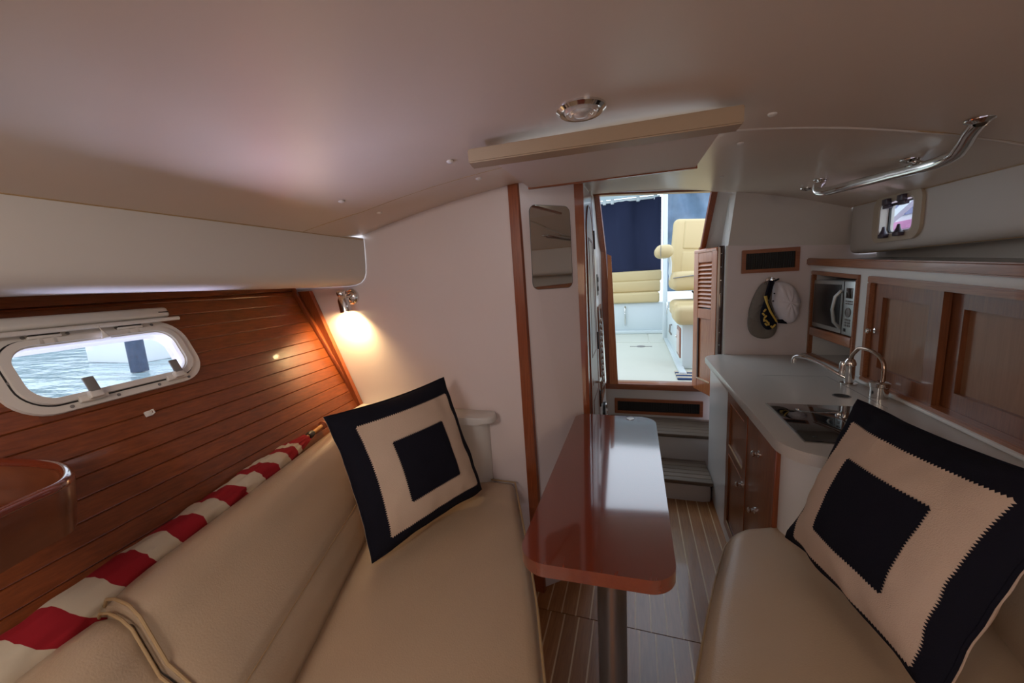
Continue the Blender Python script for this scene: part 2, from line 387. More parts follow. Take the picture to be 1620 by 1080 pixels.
for u, v in ((-.14, .026), (-.055, .026), (.055, .026), (.15, .024), (-.205, -.01), (.205, .0), (-.13, -.027), (-.03, -.027), (.075, -.027), (.165, -.026)):
    onW(MB().lathe([(0, 0), (.0045, 0), (.004, .002), (0, .0025)], (0, 0, 0), (0, 0, 1), 10), u, (wh/2+abs(v)-.002)*(1 if v > .005 else -1) if abs(v) > .015 else v, .010).obj('screw', greyplastic, win)
# roller blind above the port
bl = thing('roller_blind', 'cream roller blind rolled up above the port window in the cherry planked wall', 'blind', tuple(WF(0, .10)))
onW(MB().box((-.235, -.012, 0), (.205, .022, .036), bevel=.010, seg=4), 0, wh/2+.050, .0).obj('cassette', whiteplastic, bl)
onW(MB().cyl((-.26, -.018, .030), (.225, -.018, .030), .0065, 10), 0, wh/2+.046, .0).obj('bottom_rail', whiteplastic, bl)
onW(MB().box((.17, .0, .036), (.20, .003, .0375)), 0, wh/2+.050, .0).obj('slot', black, bl)
onW(MB().cyl((0, 0, 0), (0, -.022, .002), .001, 6).lathe([(0, 0), (.003, 0), (.010, -.024), (0, -.025)], (0, -.018, .002), (0, 1, 0), 10), .0, wh/2+.026, .036).obj('pull_toggle', whiteplastic, bl)
sn = thing('blind_hook', 'small cream plastic hook screwed to the cherry planks below the port window', 'hook', tuple(WL(-.845, .285)))
T = Matrix.Translation(WL(-.845, .285)) @ fm
MB().box((-.009, -.008, 0), (.009, .008, .008), bevel=.002).transform(T).obj('base', whiteplastic, sn)
MB().tube([(.004, -.006, .008), (.008, -.004, .014), (.008, .006, .014), (.004, .006, .010)], .0025, 8).transform(T).obj('hook_arm', whiteplastic, sn)

# ---- bulkhead left of the passage (carries the reading lamp)
YL = 1.53
tp = [(x, YL, ceil_z(x, YL)+.02) for x in (-.462, -.7, -.95, -1.21)]
wa = struct(MB().slab([(-.458, YL, 0), (-.462, YL, 1.85)]+tp[1:]+[(-1.21, YL, 1.80), (-1.95, YL, 1.75), (-1.95, YL, 0)], (0, 1, 0), .02).obj('wall_aft', laminate, smooth=0))
# corner trim
a0, a1 = P(803, 300, Y=1.525), P(818, 299, Y=1.525); b0, b1 = P(846, 938, Y=1.525), P(861, 934, Y=1.525)
struct(MB().slab([a0+V((0, 0, .04)), a1+V((0, 0, .04)), V((b1.x, 1.525, 0)), V((b0.x, 1.525, 0))], (.3, 1, 0), .018).obj('trim_5', teak_z))
# angled mirror panel
pa_t, pa_b = P(818, 299, Y=1.532), V((-.452, 1.532, 0)); pb_t, pb_b = P(908, 297, Y=1.73), V((-.222, 1.73, 0))
pa_t.z += .05; pb_t.z += .05
wp = struct(MB().slab([pa_b, pb_b, pb_t, pa_t], (-.6, .7, 0), .015).obj('wall_passage_side', laminate, smooth=0))
def PP(u, z, d=0):      # on the panel: u 0..1 left to right, z height
    k = z/1.85; l = pa_b.lerp(pa_t, k); r = pb_b.lerp(pb_t, k); p = l.lerp(r, u); p.z = z
    return p+V((.66, -.75, 0))*d
mi = thing('wall_mirror', 'frameless rounded mirror on the angled white wall left of the cabin door', 'mirror', tuple(PP(.5, 1.5)))
pw = (pb_b-pa_b).length
def MF(u, v, d): return PP(.53+u/pw, 1.585+v, d)
slabpoly(MB(), rr(.215, .345, .03), MF, .002, .006).obj('mirror_plate', mirrorm, mi, smooth=30)
ringslab(MB(), rr(.217, .347, .031), rr(.213, .343, .029), MF, .001, .0065).obj('bevelled_edge', greyplastic, mi)
# post right of the panel
c0, c1 = P(907, 296, Y=1.735), P(918, 297, Y=1.735)
struct(MB().slab([V((c0.x, 1.728, 1.87)), V((c1.x+.012, 1.738, 1.87)), V((-.205, 1.738, 0)), V((-.232, 1.728, 0))], (0, 1, 0), .035).obj('trim_6', teak_z))
# ---- passage wall with arched door
xw = -.222
struct(MB().box((xw-.03, 1.77, 0), (xw-.004, 3.10, 2.05)).obj('wall_passage', gelgrey, smooth=0))
dr = sempty('door_1', (xw, 2.1, 0))
def DF(u, v, d): return V((xw+d, 1.80+u, v))      # u along Y, v height
def arch(w, h, x0, z0, rise, n=14):
    pts = [(x0, z0), (x0+w, z0)]
    for i in range(n+1):
        t = i/n; x = x0+w*(1-t); pts.append((x, z0+h-rise+rise*math.sin(PI*t)**.7))
    return pts
slabpoly(MB(), [(0, .12), (.62, .12), (.62, 1.93), (0, 1.86)], DF, -.004, .012).obj('door_leaf', galleyw, dr)
slabpoly(MB(), arch(.42, 1.66, .10, .16, .14), DF, .012, .0145).obj('door_face', gelgrey, dr)
ringslab(MB(), arch(.428, 1.668, .096, .156, .14), arch(.412, 1.652, .104, .164, .135), DF, .010, .017).obj('arched_moulding', teak_z, dr)
ringslab(MB(), rrect(.24, .62, .004, 2), rrect(.215, .595, .003, 2), lambda u, v, d: DF(.31+u, 1.34+v, d), .012, .0175).obj('panel_moulding', galleyw, dr)
ringslab(MB(), rrect(.24, .52, .004, 2), rrect(.215, .495, .003, 2), lambda u, v, d: DF(.31+u, .54+v, d), .012, .0175).obj('panel_moulding', galleyw, dr)
hd = MB().cyl((xw+.01, 2.0, .90), (xw+.016, 2.0, .90), .022).cyl((xw+.012, 2.0, .90), (xw+.045, 2.0, .90), .008).tube([(xw+.045, 2.0, .90), (xw+.048, 2.03, .90), (xw+.045, 2.10, .895)], .006).obj('door_handle', chrome, dr)
for z in (.62, 1.0, 1.62): MB().box((xw+.008, 2.415, z), (xw+.020, 2.435, z+.11), bevel=.002).obj('hinge', black, dr)
# white strip with switch and breaker panel
MB().box((xw-.004, 2.44, .3), (xw+.008, 3.02, 1.98), bevel=.003).obj('door_side_panel', gelcoat, bpy.data.objects['wall_passage'])
sw = thing('wall_outlet', 'black outlet on the narrow white strip between arched door and companionway', 'outlet', (xw, 2.6, 1.38))
MB().box((xw+.008, 2.56, 1.33), (xw+.013, 2.70, 1.47), bevel=.002).obj('outlet_plate', black, sw)
for z in (1.36, 1.42): MB().box((xw+.013, 2.60, z), (xw+.020, 2.66, z+.03), bevel=.002).obj('rocker', greyplastic, sw)
bp_ = thing('breaker_panel', 'wood framed electrical breaker panel beside the arched cabin door', 'electrical panel', (xw, 2.7, .9))
ringslab(MB(), rrect(.30, .66, .01, 2), rrect(.25, .60, .005, 2), lambda u, v, d: V((xw+.008+d, 2.68+u, .93+v)), 0, .010).obj('panel_frame', galleyw, bp_)
MB().box((xw+.008, 2.55, .63), (xw+.012, 2.81, 1.23)).obj('panel_face', black, bp_)
for i in range(12):
    for j in (0, 1): MB().box((xw+.012, 2.60+j*.10, .68+i*.042), (xw+.022, 2.64+j*.10, .70+i*.042), bevel=.001).obj('breaker_switch', whiteplastic if j else chrome, bp_, smooth=0)
ex = thing('round_fitting', 'black round fitting low on the passage wall below the breaker panel', 'fitting', (xw, 2.7, .48))
MB().cyl((xw+.008, 2.70, .50), (xw+.028, 2.70, .50), .06, 20).obj('fitting_body', black, ex)
MB().tube([(xw+.030, 2.70+.055*math.cos(a), .50+.055*math.sin(a)) for a in [i*PI/10 for i in range(20)]], .004, 8, True).obj('chrome_bezel', chrome, ex)

def lean(o):
    for c in [o]+list(o.children_recursive):
        if c.type == 'MESH':
            for v in c.data.vertices:
                w_ = c.matrix_world @ v.co if 0 else v.co
                v.co.x -= max(0, v.co.z)/1.95*(.012+.045*max(0, (v.co.y-1.8)/1.2))
for o in [bpy.data.objects['wall_passage'], dr, sw, bp_, ex]: lean(o)

# ---- companionway: lower wall, sill, jambs, slanted upper surround
Y3 = 3.08
lw = struct(MB().box((-.25, Y3, 0), (.62, Y3+.02, .575)).obj('wall_companionway', gelgrey, smooth=0))
jt_l = P(947, 303, Y=2.72); jb_l = P(958, 398, Y=3.0); jt_r = P(1127, 298, Y=2.72); jb_r = P(1109, 393, Y=3.0)
cd = sempty('door_2', (.15, Y3, .57))
MB().box((-.235, Y3-.03, .555), (.56, Y3+.09, .602), bevel=.004).obj('sill', teak_x, cd)
L0 = P(974, 608, Y=Y3-.01)
MB().slab([jt_l, jt_l+V((-.035, 0, 0)), jb_l+V((-.04, 0, 0)), jb_l], (.1, 1, .2), .03).obj('slanted_jamb', teak_z, cd)
MB().slab([jb_l+V((.0, 0, .02)), jb_l+V((-.05, 0, .02)), V((L0.x-.07, Y3-.02, .56)), V((L0.x, Y3-.02, .56))], (0, 1, 0), .05).obj('jamb', teak_z, cd)
MB().slab([P(961, 402, Y=3.02), P(967, 405, Y=3.02), P(978, 606, Y=3.05), P(965, 606, Y=3.05)], (0, -1, 0), .02).obj('door_edge', louverw, cd)
MB().slab([jt_r, jt_r+V((.035, 0, 0)), jb_r+V((.03, 0, 0)), jb_r], (-.1, 1, .2), .03).obj('slanted_jamb', teak_z, cd)
MB().slab([V((jb_r.x, Y3-.02, 1.62)), V((jb_r.x+.05, Y3-.02, 1.62)), V((.56, Y3-.02, .56)), V((.50, Y3-.02, .56))], (0, 1, 0), .05).obj('jamb', teak_z, cd)
hp0, hp1 = P(936, 306, Y=2.70), P(1170, 297, Y=2.70)
MB().slab([hp0, hp1, hp1+V((0, 0, -.012)), hp0+V((0, 0, -.012))], (0, 1, 0), .05).obj('head_rail', teak_x, cd)
# surrounds: left sliver, right slanted coaming and pale return
rt, rb = P(1165, 298, Y=2.70), V((.556, 2.75, 1.60))
su = struct(MB().slab([jt_l+V((-.03, 0, .02)), V((-.30, 2.74, 2.0)), V((-.24, 3.04, .56)), V((jb_l.x-.03, 3.02, .56)), jb_l+V((-.035, 0, 0))], (0, 1, .1), .01).obj('trim_7', gelgrey, smooth=0))
mb = MB(); mb.slab([jt_r+V((.03, 0, .02)), rt+V((0, .02, 0)), rb+V((0, .22, 0)), jb_r+V((.03, .02, 0))], (0, 1, 0), .01)
mb.slab([jb_r+V((.03, .03, 0)), rb+V((.0, .25, 0)), V((.60, 3.02, .5)), V((.52, 3.02, .5))], (0, 1, 0), .01)
struct(mb.obj('trim_8', gelgrey, smooth=0))
struct(MB().slab([rt+V((.006, 0, .02)), rb+V((0, -.0, 0)), rb+V((-.0, .24, 0)), rt+V((-.025, .05, .02))], (1, 0, 0), .012).obj('trim_9', gelcoat, smooth=0))

# ---- aft bulkhead above the galley and the slanted panel over it
YH = 2.75
zt = 1.60
wg = struct(MB().slab([(.556, YH, 0), (1.4, YH, 0), (1.4, YH, 1.535), (1.205, YH, 1.535), (1.205, YH, 1.60), (.556, YH, 1.605)], (0, 1, 0), .02).obj('wall_galley_aft', laminate, smooth=0))
s0 = V((.556, YH-.004, zt)); s1 = V((1.205, YH-.004, 1.553)); t0 = rt+V((.0, -.03, .03)); t1 = V((1.205, 2.705, 1.79))
struct(MB().slab([s0, s1, t1, t0], (0, 1, 0), .01).obj('trim_10', vinyl_side, smooth=0))
MB().box((.545, YH, 0), (.556, 3.05, 1.60)).obj('corner_return', gelcoat, wg)

# ---- right cabin side: padded panel with the portlight, shelf, rail
PY0, PY1, PZ0, PZ1 = 2.15, 2.395, 1.575, 1.722
XS = 1.15
prof2 = [(0, 1.77), (0.0, 1.74), (.006, 1.66), (.008, 1.60), (.004, 1.555), (-.004, 1.53), (.012, 1.508), (.05, 1.500), (.16, 1.502)]
def bulge(y, i):
    e = max(0, 1-(2.745-y)/.16); x, z = prof2[i]
    return (XS+x+.05*e**3, y, z)
yy = sorted(set([YB+.2*i for i in range(17)]+[2.60, 2.66, 2.70, 2.72, 2.745, PY0, PY1])); yy = [y for y in yy if y <= 2.745]
zs = [1.77, PZ1, PZ0, 1.54, 1.522, 1.508, 1.502, 1.500, 1.502]; xo = [0, 0, 0, 0, .003, .012, .03, .05, .17]
mb = MB(); G = {}
for i, (z, x) in enumerate(zip(zs, xo)):
    for j, y in enumerate(yy):
        e = max(0, 1-(2.745-y)/.12); G[i, j] = mb.bm.verts.new((XS+x+.05*e**3, y, z))
for i in range(len(zs)-1):
    for j in range(len(yy)-1):
        if i == 1 and yy[j] >= PY0 and yy[j+1] <= PY1: continue
        mb.bm.faces.new((G[i, j], G[i+1, j], G[i+1, j+1], G[i, j+1]))
wr = struct(mb.obj('wall_right', vinyl_side, smooth=50))
seam([(XS-.002, y, ceil_z(XS, y)-.001) for y in [YB+.15*i for i in range(25) if YB+.15*i < 2.7]], 'seam', .0025, piping_m, wr)
seam([(XS+.03, y, 1.5015) for y in [YB+.15*i for i in range(25) if YB+.15*i < 2.7]], 'seam', .002, piping_m, wr)
MB().box((1.31, YB, 1.38), (1.33, 2.76, 1.52)).obj('hull_side_liner', vinyl_side, wr)
w2 = sempty('window_2', (XS, 2.27, 1.65))
def RF(u, v, d): return V((XS-d, (PY0+PY1)/2-u, (PZ0+PZ1)/2+v))
pw_, ph_ = PY1-PY0, PZ1-PZ0
ringslab(MB(), rr(pw_+.10, ph_+.07, .055), rr(pw_+.008, ph_+.006, .03), RF, -.004, .012).obj('outer_frame', mat('portlight_frame', (.52, .44, .33), .4), w2)
ringslab(MB(), rr(pw_+.012, ph_+.012, .032), rr(pw_-.012, ph_-.008, .026), RF, -.045, .010).obj('opening_liner', whiteplastic, w2)
ringslab(MB(), rr(pw_-.010, ph_-.008, .026), rr(pw_-.026, ph_-.022, .022), RF, -.030, -.022).obj('gasket', black, w2)
slabpoly(MB(), rr(pw_-.02, ph_-.018, .024), RF, -.028, -.025).obj('pane', glass, w2)
for u in (-.055, .055):
    MB().box((XS-.030, 2.2725-u-.020, PZ1-.012), (XS-.008, 2.2725-u+.020, PZ1+.016), bevel=.004).box((XS-.022, 2.2725-u-.026, PZ1-.028), (XS-.004, 2.2725-u+.026, PZ1-.010), bevel=.003).obj('hinge', darkplum, w2)
    MB().box((XS-.034, 2.2725-u-.022, PZ0-.016), (XS-.006, 2.2725-u+.022, PZ0+.002), bevel=.004).lathe([(.016, 0), (.008, .02), (.005, .036), (0, .037)], (XS-.020, 2.2725-u+.004, PZ0), (0, 0, 1), 10).obj('latch', darkplum, w2)
MB().box((XS-.012, 2.23, PZ1-.022), (XS-.004, 2.315, PZ1-.012)).obj('hinge_bar', black, w2)
# shelf + fiddle rail (falls slightly towards the bow)
def rz(y): return 1.425+(y-1.41)*.050
X1 = 1.0
sh = struct(MB().hexa([(X1, -.2, rz(-.2)-.03), (1.32, -.2, rz(-.2)-.03), (1.32, YH, rz(YH)-.03), (X1, YH, rz(YH)-.03), (X1, -.2, rz(-.2)-.015), (1.32, -.2, rz(-.2)-.015), (1.32, YH, rz(YH)-.015), (X1, YH, rz(YH)-.015)]).obj('trim_11', gelgrey))
b = bmesh.new(); y0, y1 = -.2, 2.775
mb = MB().hexa([(X1-.022, y0, rz(y0)-.040), (X1, y0, rz(y0)-.040), (X1, y1, rz(y1)-.040), (X1-.022, y1, rz(y1)-.040), (X1-.022, y0, rz(y0)), (X1, y0, rz(y0)), (X1, y1, rz(y1)), (X1-.022, y1, rz(y1))])
bmesh.ops.bevel(mb.bm, geom=mb.bm.edges[:], offset=.006, segments=3, affect='EDGES')
struct(mb.obj('trim_12', teak_y))

# forward bulkhead behind the photographer closes the cabin
struct(MB().box((-2.1, YB-.02, -.05), (1.45, YB, 2.0)).obj('wall_fore', laminate, smooth=0))

# ================================================================ GALLEY
# ---- upper lockers (face at X = 1.0)
lk = thing('galley_locker', 'long white galley locker with microwave bay and two sliding wood doors', 'cabinet', (1.1, 1.9, .9))
OV0, OV1 = 2.205, 2.715             # oven bay along Y
SD0, SD1 = .30, 2.115               # sliding door bay
def tz(y): return rz(y)-.072        # top of the wooden frames
def fr4(mb, y0, y1, z0f, z1f, w, x0, x1):      # frame of four boards; z given as functions
    for (a, b, c, d) in ((y0, y1, lambda y: z1f(y)-w, z1f), (y0, y1, z0f, lambda y: z0f(y)+w), (y0, y0+w, lambda y: z0f(y)+w, lambda y: z1f(y)-w), (y1-w, y1, lambda y: z0f(y)+w, lambda y: z1f(y)-w)):
        mb.hexa([(x0, a, c(a)), (x1, a, c(a)), (x1, b, c(b)), (x0, b, c(b)), (x0, a, d(a)), (x1, a, d(a)), (x1, b, d(b)), (x0, b, d(b))])
    return mb
mb = MB()
def face(y0, y1, za, zb):
    mb.hexa([(X1, y0, za(y0)), (X1+.012, y0, za(y0)), (X1+.012, y1, za(y1)), (X1, y1, za(y1)), (X1, y0, zb(y0)), (X1+.012, y0, zb(y0)), (X1+.012, y1, zb(y1)), (X1, y1, zb(y1))])
zc = lambda y: .86
zb0 = lambda y: .905
face(-.2, YH, tz, lambda y: rz(y)-.03); face(-.2, YH, zc, zb0); face(SD1, OV0, zb0, tz); face(OV1, YH, zb0, tz); face(-.2, SD0, zb0, tz)
mb.box((X1+.013, -.2, .86), (1.38, SD0-.01, 1.30)).box((1.37, -.2, .86), (1.385, YH, 1.46)).box((X1+.013, SD1+.02, .91), (1.33, OV0-.02, 1.34))
mb.obj('carcass', gelcoat, lk, smooth=0)
mb = fr4(MB(), OV0, OV1, zb0, tz, .021, X1-.010, X1+.02); bmesh.ops.bevel(mb.bm, geom=mb.bm.edges[:], offset=.003, segments=2, affect='EDGES')
mb.obj('oven_bay_frame', teak_y, lk)
MB().box((X1-.010, OV0+.026, 1.040), (X1+.02, OV1-.026, 1.088), bevel=.003).obj('middle_rail', teak_y, lk)
MB().box((X1+.02, OV0+.01, 1.06), (1.36, OV1-.01, 1.075)).obj('oven_shelf', galleyw, lk)
mb = MB().box((X1+.012, OV0+.005, .90), (1.36, OV0+.022, 1.42)).box((X1+.012, OV1-.022, .90), (1.36, OV1-.005, 1.42)).box((X1+.012, OV0, .90), (1.36, OV1, .915)).box((1.34, OV0, .90), (1.36, OV1, 1.42))
mb.obj('niche_lining', gelcoat, lk, smooth=0)
mb = fr4(MB(), SD0, SD1, zb0, tz, .028, X1-.016, X1+.03); bmesh.ops.bevel(mb.bm, geom=mb.bm.edges[:], offset=.003, segments=2, affect='EDGES')
mb.obj('sliding_door_frame', teak_y, lk)
MB().box((X1+.060, SD0, .91), (X1+.068, SD1, 1.39)).obj('locker_back', mat('locker_inside', (.055, .017, .009), .4), lk)
def sdoor(y0, y1, x0, knob):
    z0 = .933; g = lambda y: tz(y)-.026
    mb = MB(); w_ = .060
    for a, b in ((y0, y0+w_), (y1-w_, y1)): mb.hexa([(x0, a, z0), (x0+.024, a, z0), (x0+.024, b, z0), (x0, b, z0), (x0, a, g(a)), (x0+.024, a, g(a)), (x0+.024, b, g(b)), (x0, b, g(b))])
    a, b = y0+w_, y1-w_
    mb.hexa([(x0, a, g(a)-w_), (x0+.024, a, g(a)-w_), (x0+.024, b, g(b)-w_), (x0, b, g(b)-w_), (x0, a, g(a)), (x0+.024, a, g(a)), (x0+.024, b, g(b)), (x0, b, g(b))])
    mb.hexa([(x0, a, z0), (x0+.024, a, z0), (x0+.024, b, z0), (x0, b, z0), (x0, a, z0+w_), (x0+.024, a, z0+w_), (x0+.024, b, z0+w_), (x0, b, z0+w_)])
    d = mb.obj('sliding_door', galleyw, lk, smooth=0)
    MB().hexa([(x0+.016, a, z0+w_), (x0+.020, a, z0+w_), (x0+.020, b, z0+w_), (x0+.016, b, z0+w_), (x0+.016, a, g(a)-w_), (x0+.020, a, g(a)-w_), (x0+.020, b, g(b)-w_), (x0+.016, b, g(b)-w_)]).obj('door_panel', panelw, d, smooth=0)
    if knob: MB().lathe([(.012, 0), (.012, .003), (.004, .005), (.004, .014), (.010, .020), (.012, .026), (.008, .032), (0, .033)], (x0, y1-.022, 1.15), (-1, 0, 0), 16).obj('door_knob', chrome, d)
sdoor(1.690, 2.085, X1+.001, True); sdoor(.95, 1.70, X1+.028, False)

XO = X1; X1 = X1-.010
# ---- microwave oven
ov = thing('microwave_oven', 'silver microwave oven set in the wood framed bay above the counter', 'microwave', (1.15, 2.46, 1.09))
oy0, oy1, oz0, oz1 = OV0+.027, OV1-.030, 1.094, 1.345
MB().box((X1+.03, oy0, oz0), (1.33, oy1, oz1+.02)).obj('body', ovensilver, ov)
MB().box((X1+.008, oy0, oz0), (X1+.03, oy1, oz1+.018), bevel=.005).obj('front_frame', ovensilver, ov)
MB().box((X1+.004, oy0+.135, oz0+.025), (X1+.010, oy1-.018, oz1-.002), bevel=.002).obj('door_window', ovenglass, ov)
MB().box((X1+.006, oy0+.105, oz0+.002), (X1+.0095, oy0+.108, oz1+.016)).obj('door_gap', black, ov)
MB().tube([(X1-.0+.006, oy0+.125, oz0+.03), (X1-.018, oy0+.128, oz0+.06), (X1-.026, oy0+.132, oz0+.125), (X1-.018, oy0+.128, oz0+.19), (X1+.006, oy0+.125, oz0+.22)], .008, 10).obj('handle', ovensilver, ov)
MB().box((X1+.005, oy0+.025, oz0+.185), (X1+.009, oy0+.080, oz0+.235), bevel=.001).obj('display', blackgloss, ov)
MB().lathe([(.024, 0), (.024, .004), (.018, .005), (.018, .003), (.008, .004), (0, .006)], (X1+.008, oy0+.053, oz0+.115), (-1, 0, 0), 20).obj('dial', greyplastic, ov)
for i in range(4):
    for j in range(2): MB().box((X1+.005, oy0+.020+i*.017, oz0+.155+j*.012), (X1+.008, oy0+.031+i*.017, oz0+.161+j*.012)).obj('key', greyplastic, ov, smooth=0)
for i in range(3):
    for j in range(3): MB().box((X1+.005, oy0+.028+i*.018, oz0+.045+j*.014), (X1+.008, oy0+.042+i*.018, oz0+.055+j*.014)).obj('key', greyplastic, ov, smooth=0)
MB().box((X1+.004, oy0+.066, oz0+.018), (X1+.008, oy0+.082, oz0+.034), bevel=.001).obj('key', black, ov)

X1 = XO
# ---- base cabinet
XF = .462
gb = thing('galley_base_cabinet', 'white galley base cabinet with rounded forward end and wooden doors', 'cabinet', (.7, 1.9, 0))
def rnd(x0, x1, y0, y1, rA, rB, n=10):     # near-left radius rA, far-left radius rB
    pts = [(x1, y0)]
    for i in range(n+1):
        a = math.radians(270-90*i/n); pts.append((x0+rA+rA*math.cos(a), y0+rA+rA*math.sin(a)))
    for i in range(n+1):
        a = math.radians(180-90*i/n); pts.append((x0+rB+rB*math.cos(a), y1-rB+rB*math.sin(a)))
    pts.append((x1, y1)); return pts
MB().prism(rnd(XF, 1.36, 1.285, 2.70, .12, .02), 0, .868).obj('body', gelcoat, gb, smooth=50)
def knob(x, y, z, par): MB().lathe([(.013, 0), (.013, .003), (.005, .005), (.005, .012), (.010, .016), (.012, .022), (.007, .027), (0, .028)], (x, y, z), (-1, 0, 0), 16).obj('knob', chrome, par)
dx0 = XF-.014
d = MB(); y0, y1, z0, z1 = 1.755, 2.115, .10, .845; w_ = .055
d.box((dx0, y0, z0), (XF, y0+w_, z1)).box((dx0, y1-w_, z0), (XF, y1, z1)).box((dx0, y0+w_, z0), (XF, y1-w_, z0+w_)).box((dx0, y0+w_, z1-w_), (XF, y1-w_, z1)).box((dx0, y0+w_, .52), (XF, y1-w_, .575))
d1o = d.obj('door', galleyw, gb, smooth=0)
for a, b in ((z0+w_, .52), (.575, z1-w_)):
    MB().box((XF-.006, y0+w_, a), (XF-.001, y1-w_, b)).obj('door_panel', galleyw, d1o)
    MB().box((dx0-.001, y0+w_, b-.0), (dx0+.004, y1-w_, b+.004)).obj('moulding', louverw, d1o)
    MB().box((dx0-.002, y0+w_, a-.006), (dx0+.004, y1-w_, a)).obj('moulding', hollym, d1o)
knob(dx0, 1.80, .50, d1o)
d2o = MB().box((dx0, 1.42, .10), (XF, 1.745, .845), bevel=.002).obj('door', galleyw, gb); knob(dx0, 1.585, .745, d2o); knob(dx0, 1.60, .50, d2o)
MB().box((dx0-.002, 1.405, .10), (XF, 1.42, .85), bevel=.002).box((dx0-.002, 1.745, .10), (XF, 1.755, .85)).obj('face_frame', teak_z, gb)

# ---- worktop with ledge running forward behind the settee
tp_ = thing('galley_worktop', 'grey speckled solid surface worktop with bullnose edge and rounded corners', 'worktop', (.7, 1.9, .87))
ol = [(X1, .2), (.915, .2), (.912, 1.22)]
for i in range(11):
    a = math.radians(270-90*i/10); ol.append((.425+.13+.13*math.cos(a), 1.235+.13+.13*math.sin(a)))
for i in range(9):
    a = math.radians(180-90*i/8); ol.append((.425+.09+.09*math.cos(a), 2.742-.09+.09*math.sin(a)))
ol.append((X1, 2.742))
MB().prism(ol, .868, .905, bevel=.013, seg=4).obj('slab', counterm, tp_, smooth=50)
MB().box((.975, .2, .905), (X1, 2.742, .918), bevel=.003).obj('upstand', gelcoat, tp_)
MB().box((.895, 1.72, .9045), (.897, 2.2, .9056)).box((.62, 2.198, .9045), (.897, 2.2, .9056)).obj('lid_joint', greyplastic, tp_)
MB().lathe([(.031, .0), (.031, .0015), (.027, .0015), (.026, -.012), (0, -.012)], (.815, 1.865, .905), (0, 0, 1), 24).obj('finger_hole_rim', greyplastic, tp_)
MB().lathe([(.0265, .0016), (0, .0016)], (.815, 1.865, .905), (0, 0, 1), 24).obj('finger_hole_shade', darkgrille, tp_)  # flat dark disc paints the shade inside the hole
ct = thing('cooktop', 'black glass cooktop let into the grey galley worktop', 'cooktop', (.66, 1.535, .905))
MB().box((.505, 1.345, .905), (.815, 1.72, .909), bevel=.002).obj('glass_plate', blackgloss, ct)
MB().box((.500, 1.340, .904), (.820, 1.725, .9065), bevel=.001).obj('steel_rim', steel, ct)

# ---- taps
fa = thing('mixer_tap', 'chrome mixer tap with long curved spout on the galley worktop', 'faucet', (.925, 2.075, .905))
fx, fy = .925, 2.065
MB().lathe([(0, 0), (.032, 0), (.032, .006), (.019, .010), (.019, .085), (.022, .088), (.022, .098), (.017, .112), (.012, .118), (0, .118)], (fx, fy, .905), (0, 0, 1), 24).obj('tap_body', chrome, fa)
MB().tube(bez((fx-.015, fy+.0, .935), (fx-.06, fy+.03, .96), (fx-.12, fy+.09, 1.02), (.765, 2.20, 1.005), 14)+[V((.757, 2.205, .998)), V((.756, 2.206, .985))], .0085, 12).obj('spout', chrome, fa)
MB().cyl((.756, 2.206, .992), (.756, 2.206, .972), .0115, 14).obj('aerator', chrome, fa)
MB().lathe([(0, 0), (.012, 0), (.012, .05), (.008, .062), (0, .063)], (fx-.024, fy+.01, .945), (0, 0, 1), 14).obj('lever', chrome, fa)
f2 = thing('gooseneck_tap', 'slim bronze-toned gooseneck water tap in front of the sliding doors', 'faucet', (.93, 1.86, .905))
gx, gy = .935, 1.86
MB().lathe([(0, 0), (.030, 0), (.030, .045), (.033, .048), (.033, .062), (.028, .066), (.012, .070), (0, .070)], (gx, gy, .905), (0, 0, 1), 24).obj('tap_base', chrome, f2)
pth = [V((gx+.01, gy, .97)), V((gx+.01, gy, 1.02))]+bez((gx+.01, gy, 1.03), (gx+.012, gy+.01, 1.075), (gx-.005, gy+.07, 1.095), (gx-.02, gy+.125, 1.085), 10)[1:]+[V((gx-.028, gy+.150, 1.055)), V((gx-.030, gy+.158, 1.035))]
MB().tube(pth, .0075, 12).obj('neck', mat('bronze_chrome', (.50, .38, .30), .2, 1), f2)

# ---- vents
def vent(name, label, fr, w, h, par=None):
    t = thing(name, label, 'vent', tuple(fr(0, 0, 0)))
    ringslab(MB(), rrect(w, h, .004, 2), rrect(w-.045, h-.045, .002, 2), fr, 0, .014).obj('vent_frame', teak_x, t, smooth=30)
    slabpoly(MB(), rrect(w-.044, h-.044, .002, 2), fr, .001, .003).obj('mesh_backing', darkgrille, t)
    n = max(3, int((w-.05)/.012))
    for i in range(n):
        u = -(w-.05)/2+(i+.5)*(w-.05)/n; slabpoly(MB(), [(u-.0015, -h/2+.022), (u+.0015, -h/2+.022), (u+.0015, h/2-.022), (u-.0015, h/2-.022)], fr, .003, .007).obj('grille_bar', black, t, smooth=0)
def gv1(u, v, d): return V((.785+u, YH-d, 1.492+v))
vent('wall_vent', 'wood framed black vent high on the white wall above the hanging caps', gv1, .305, .142)
def gv2(u, v, d): return V((.160+u, Y3-d, .412+v))
vent('step_vent', 'wood framed black vent under the companionway sill above the steps', gv2, .65, .125)

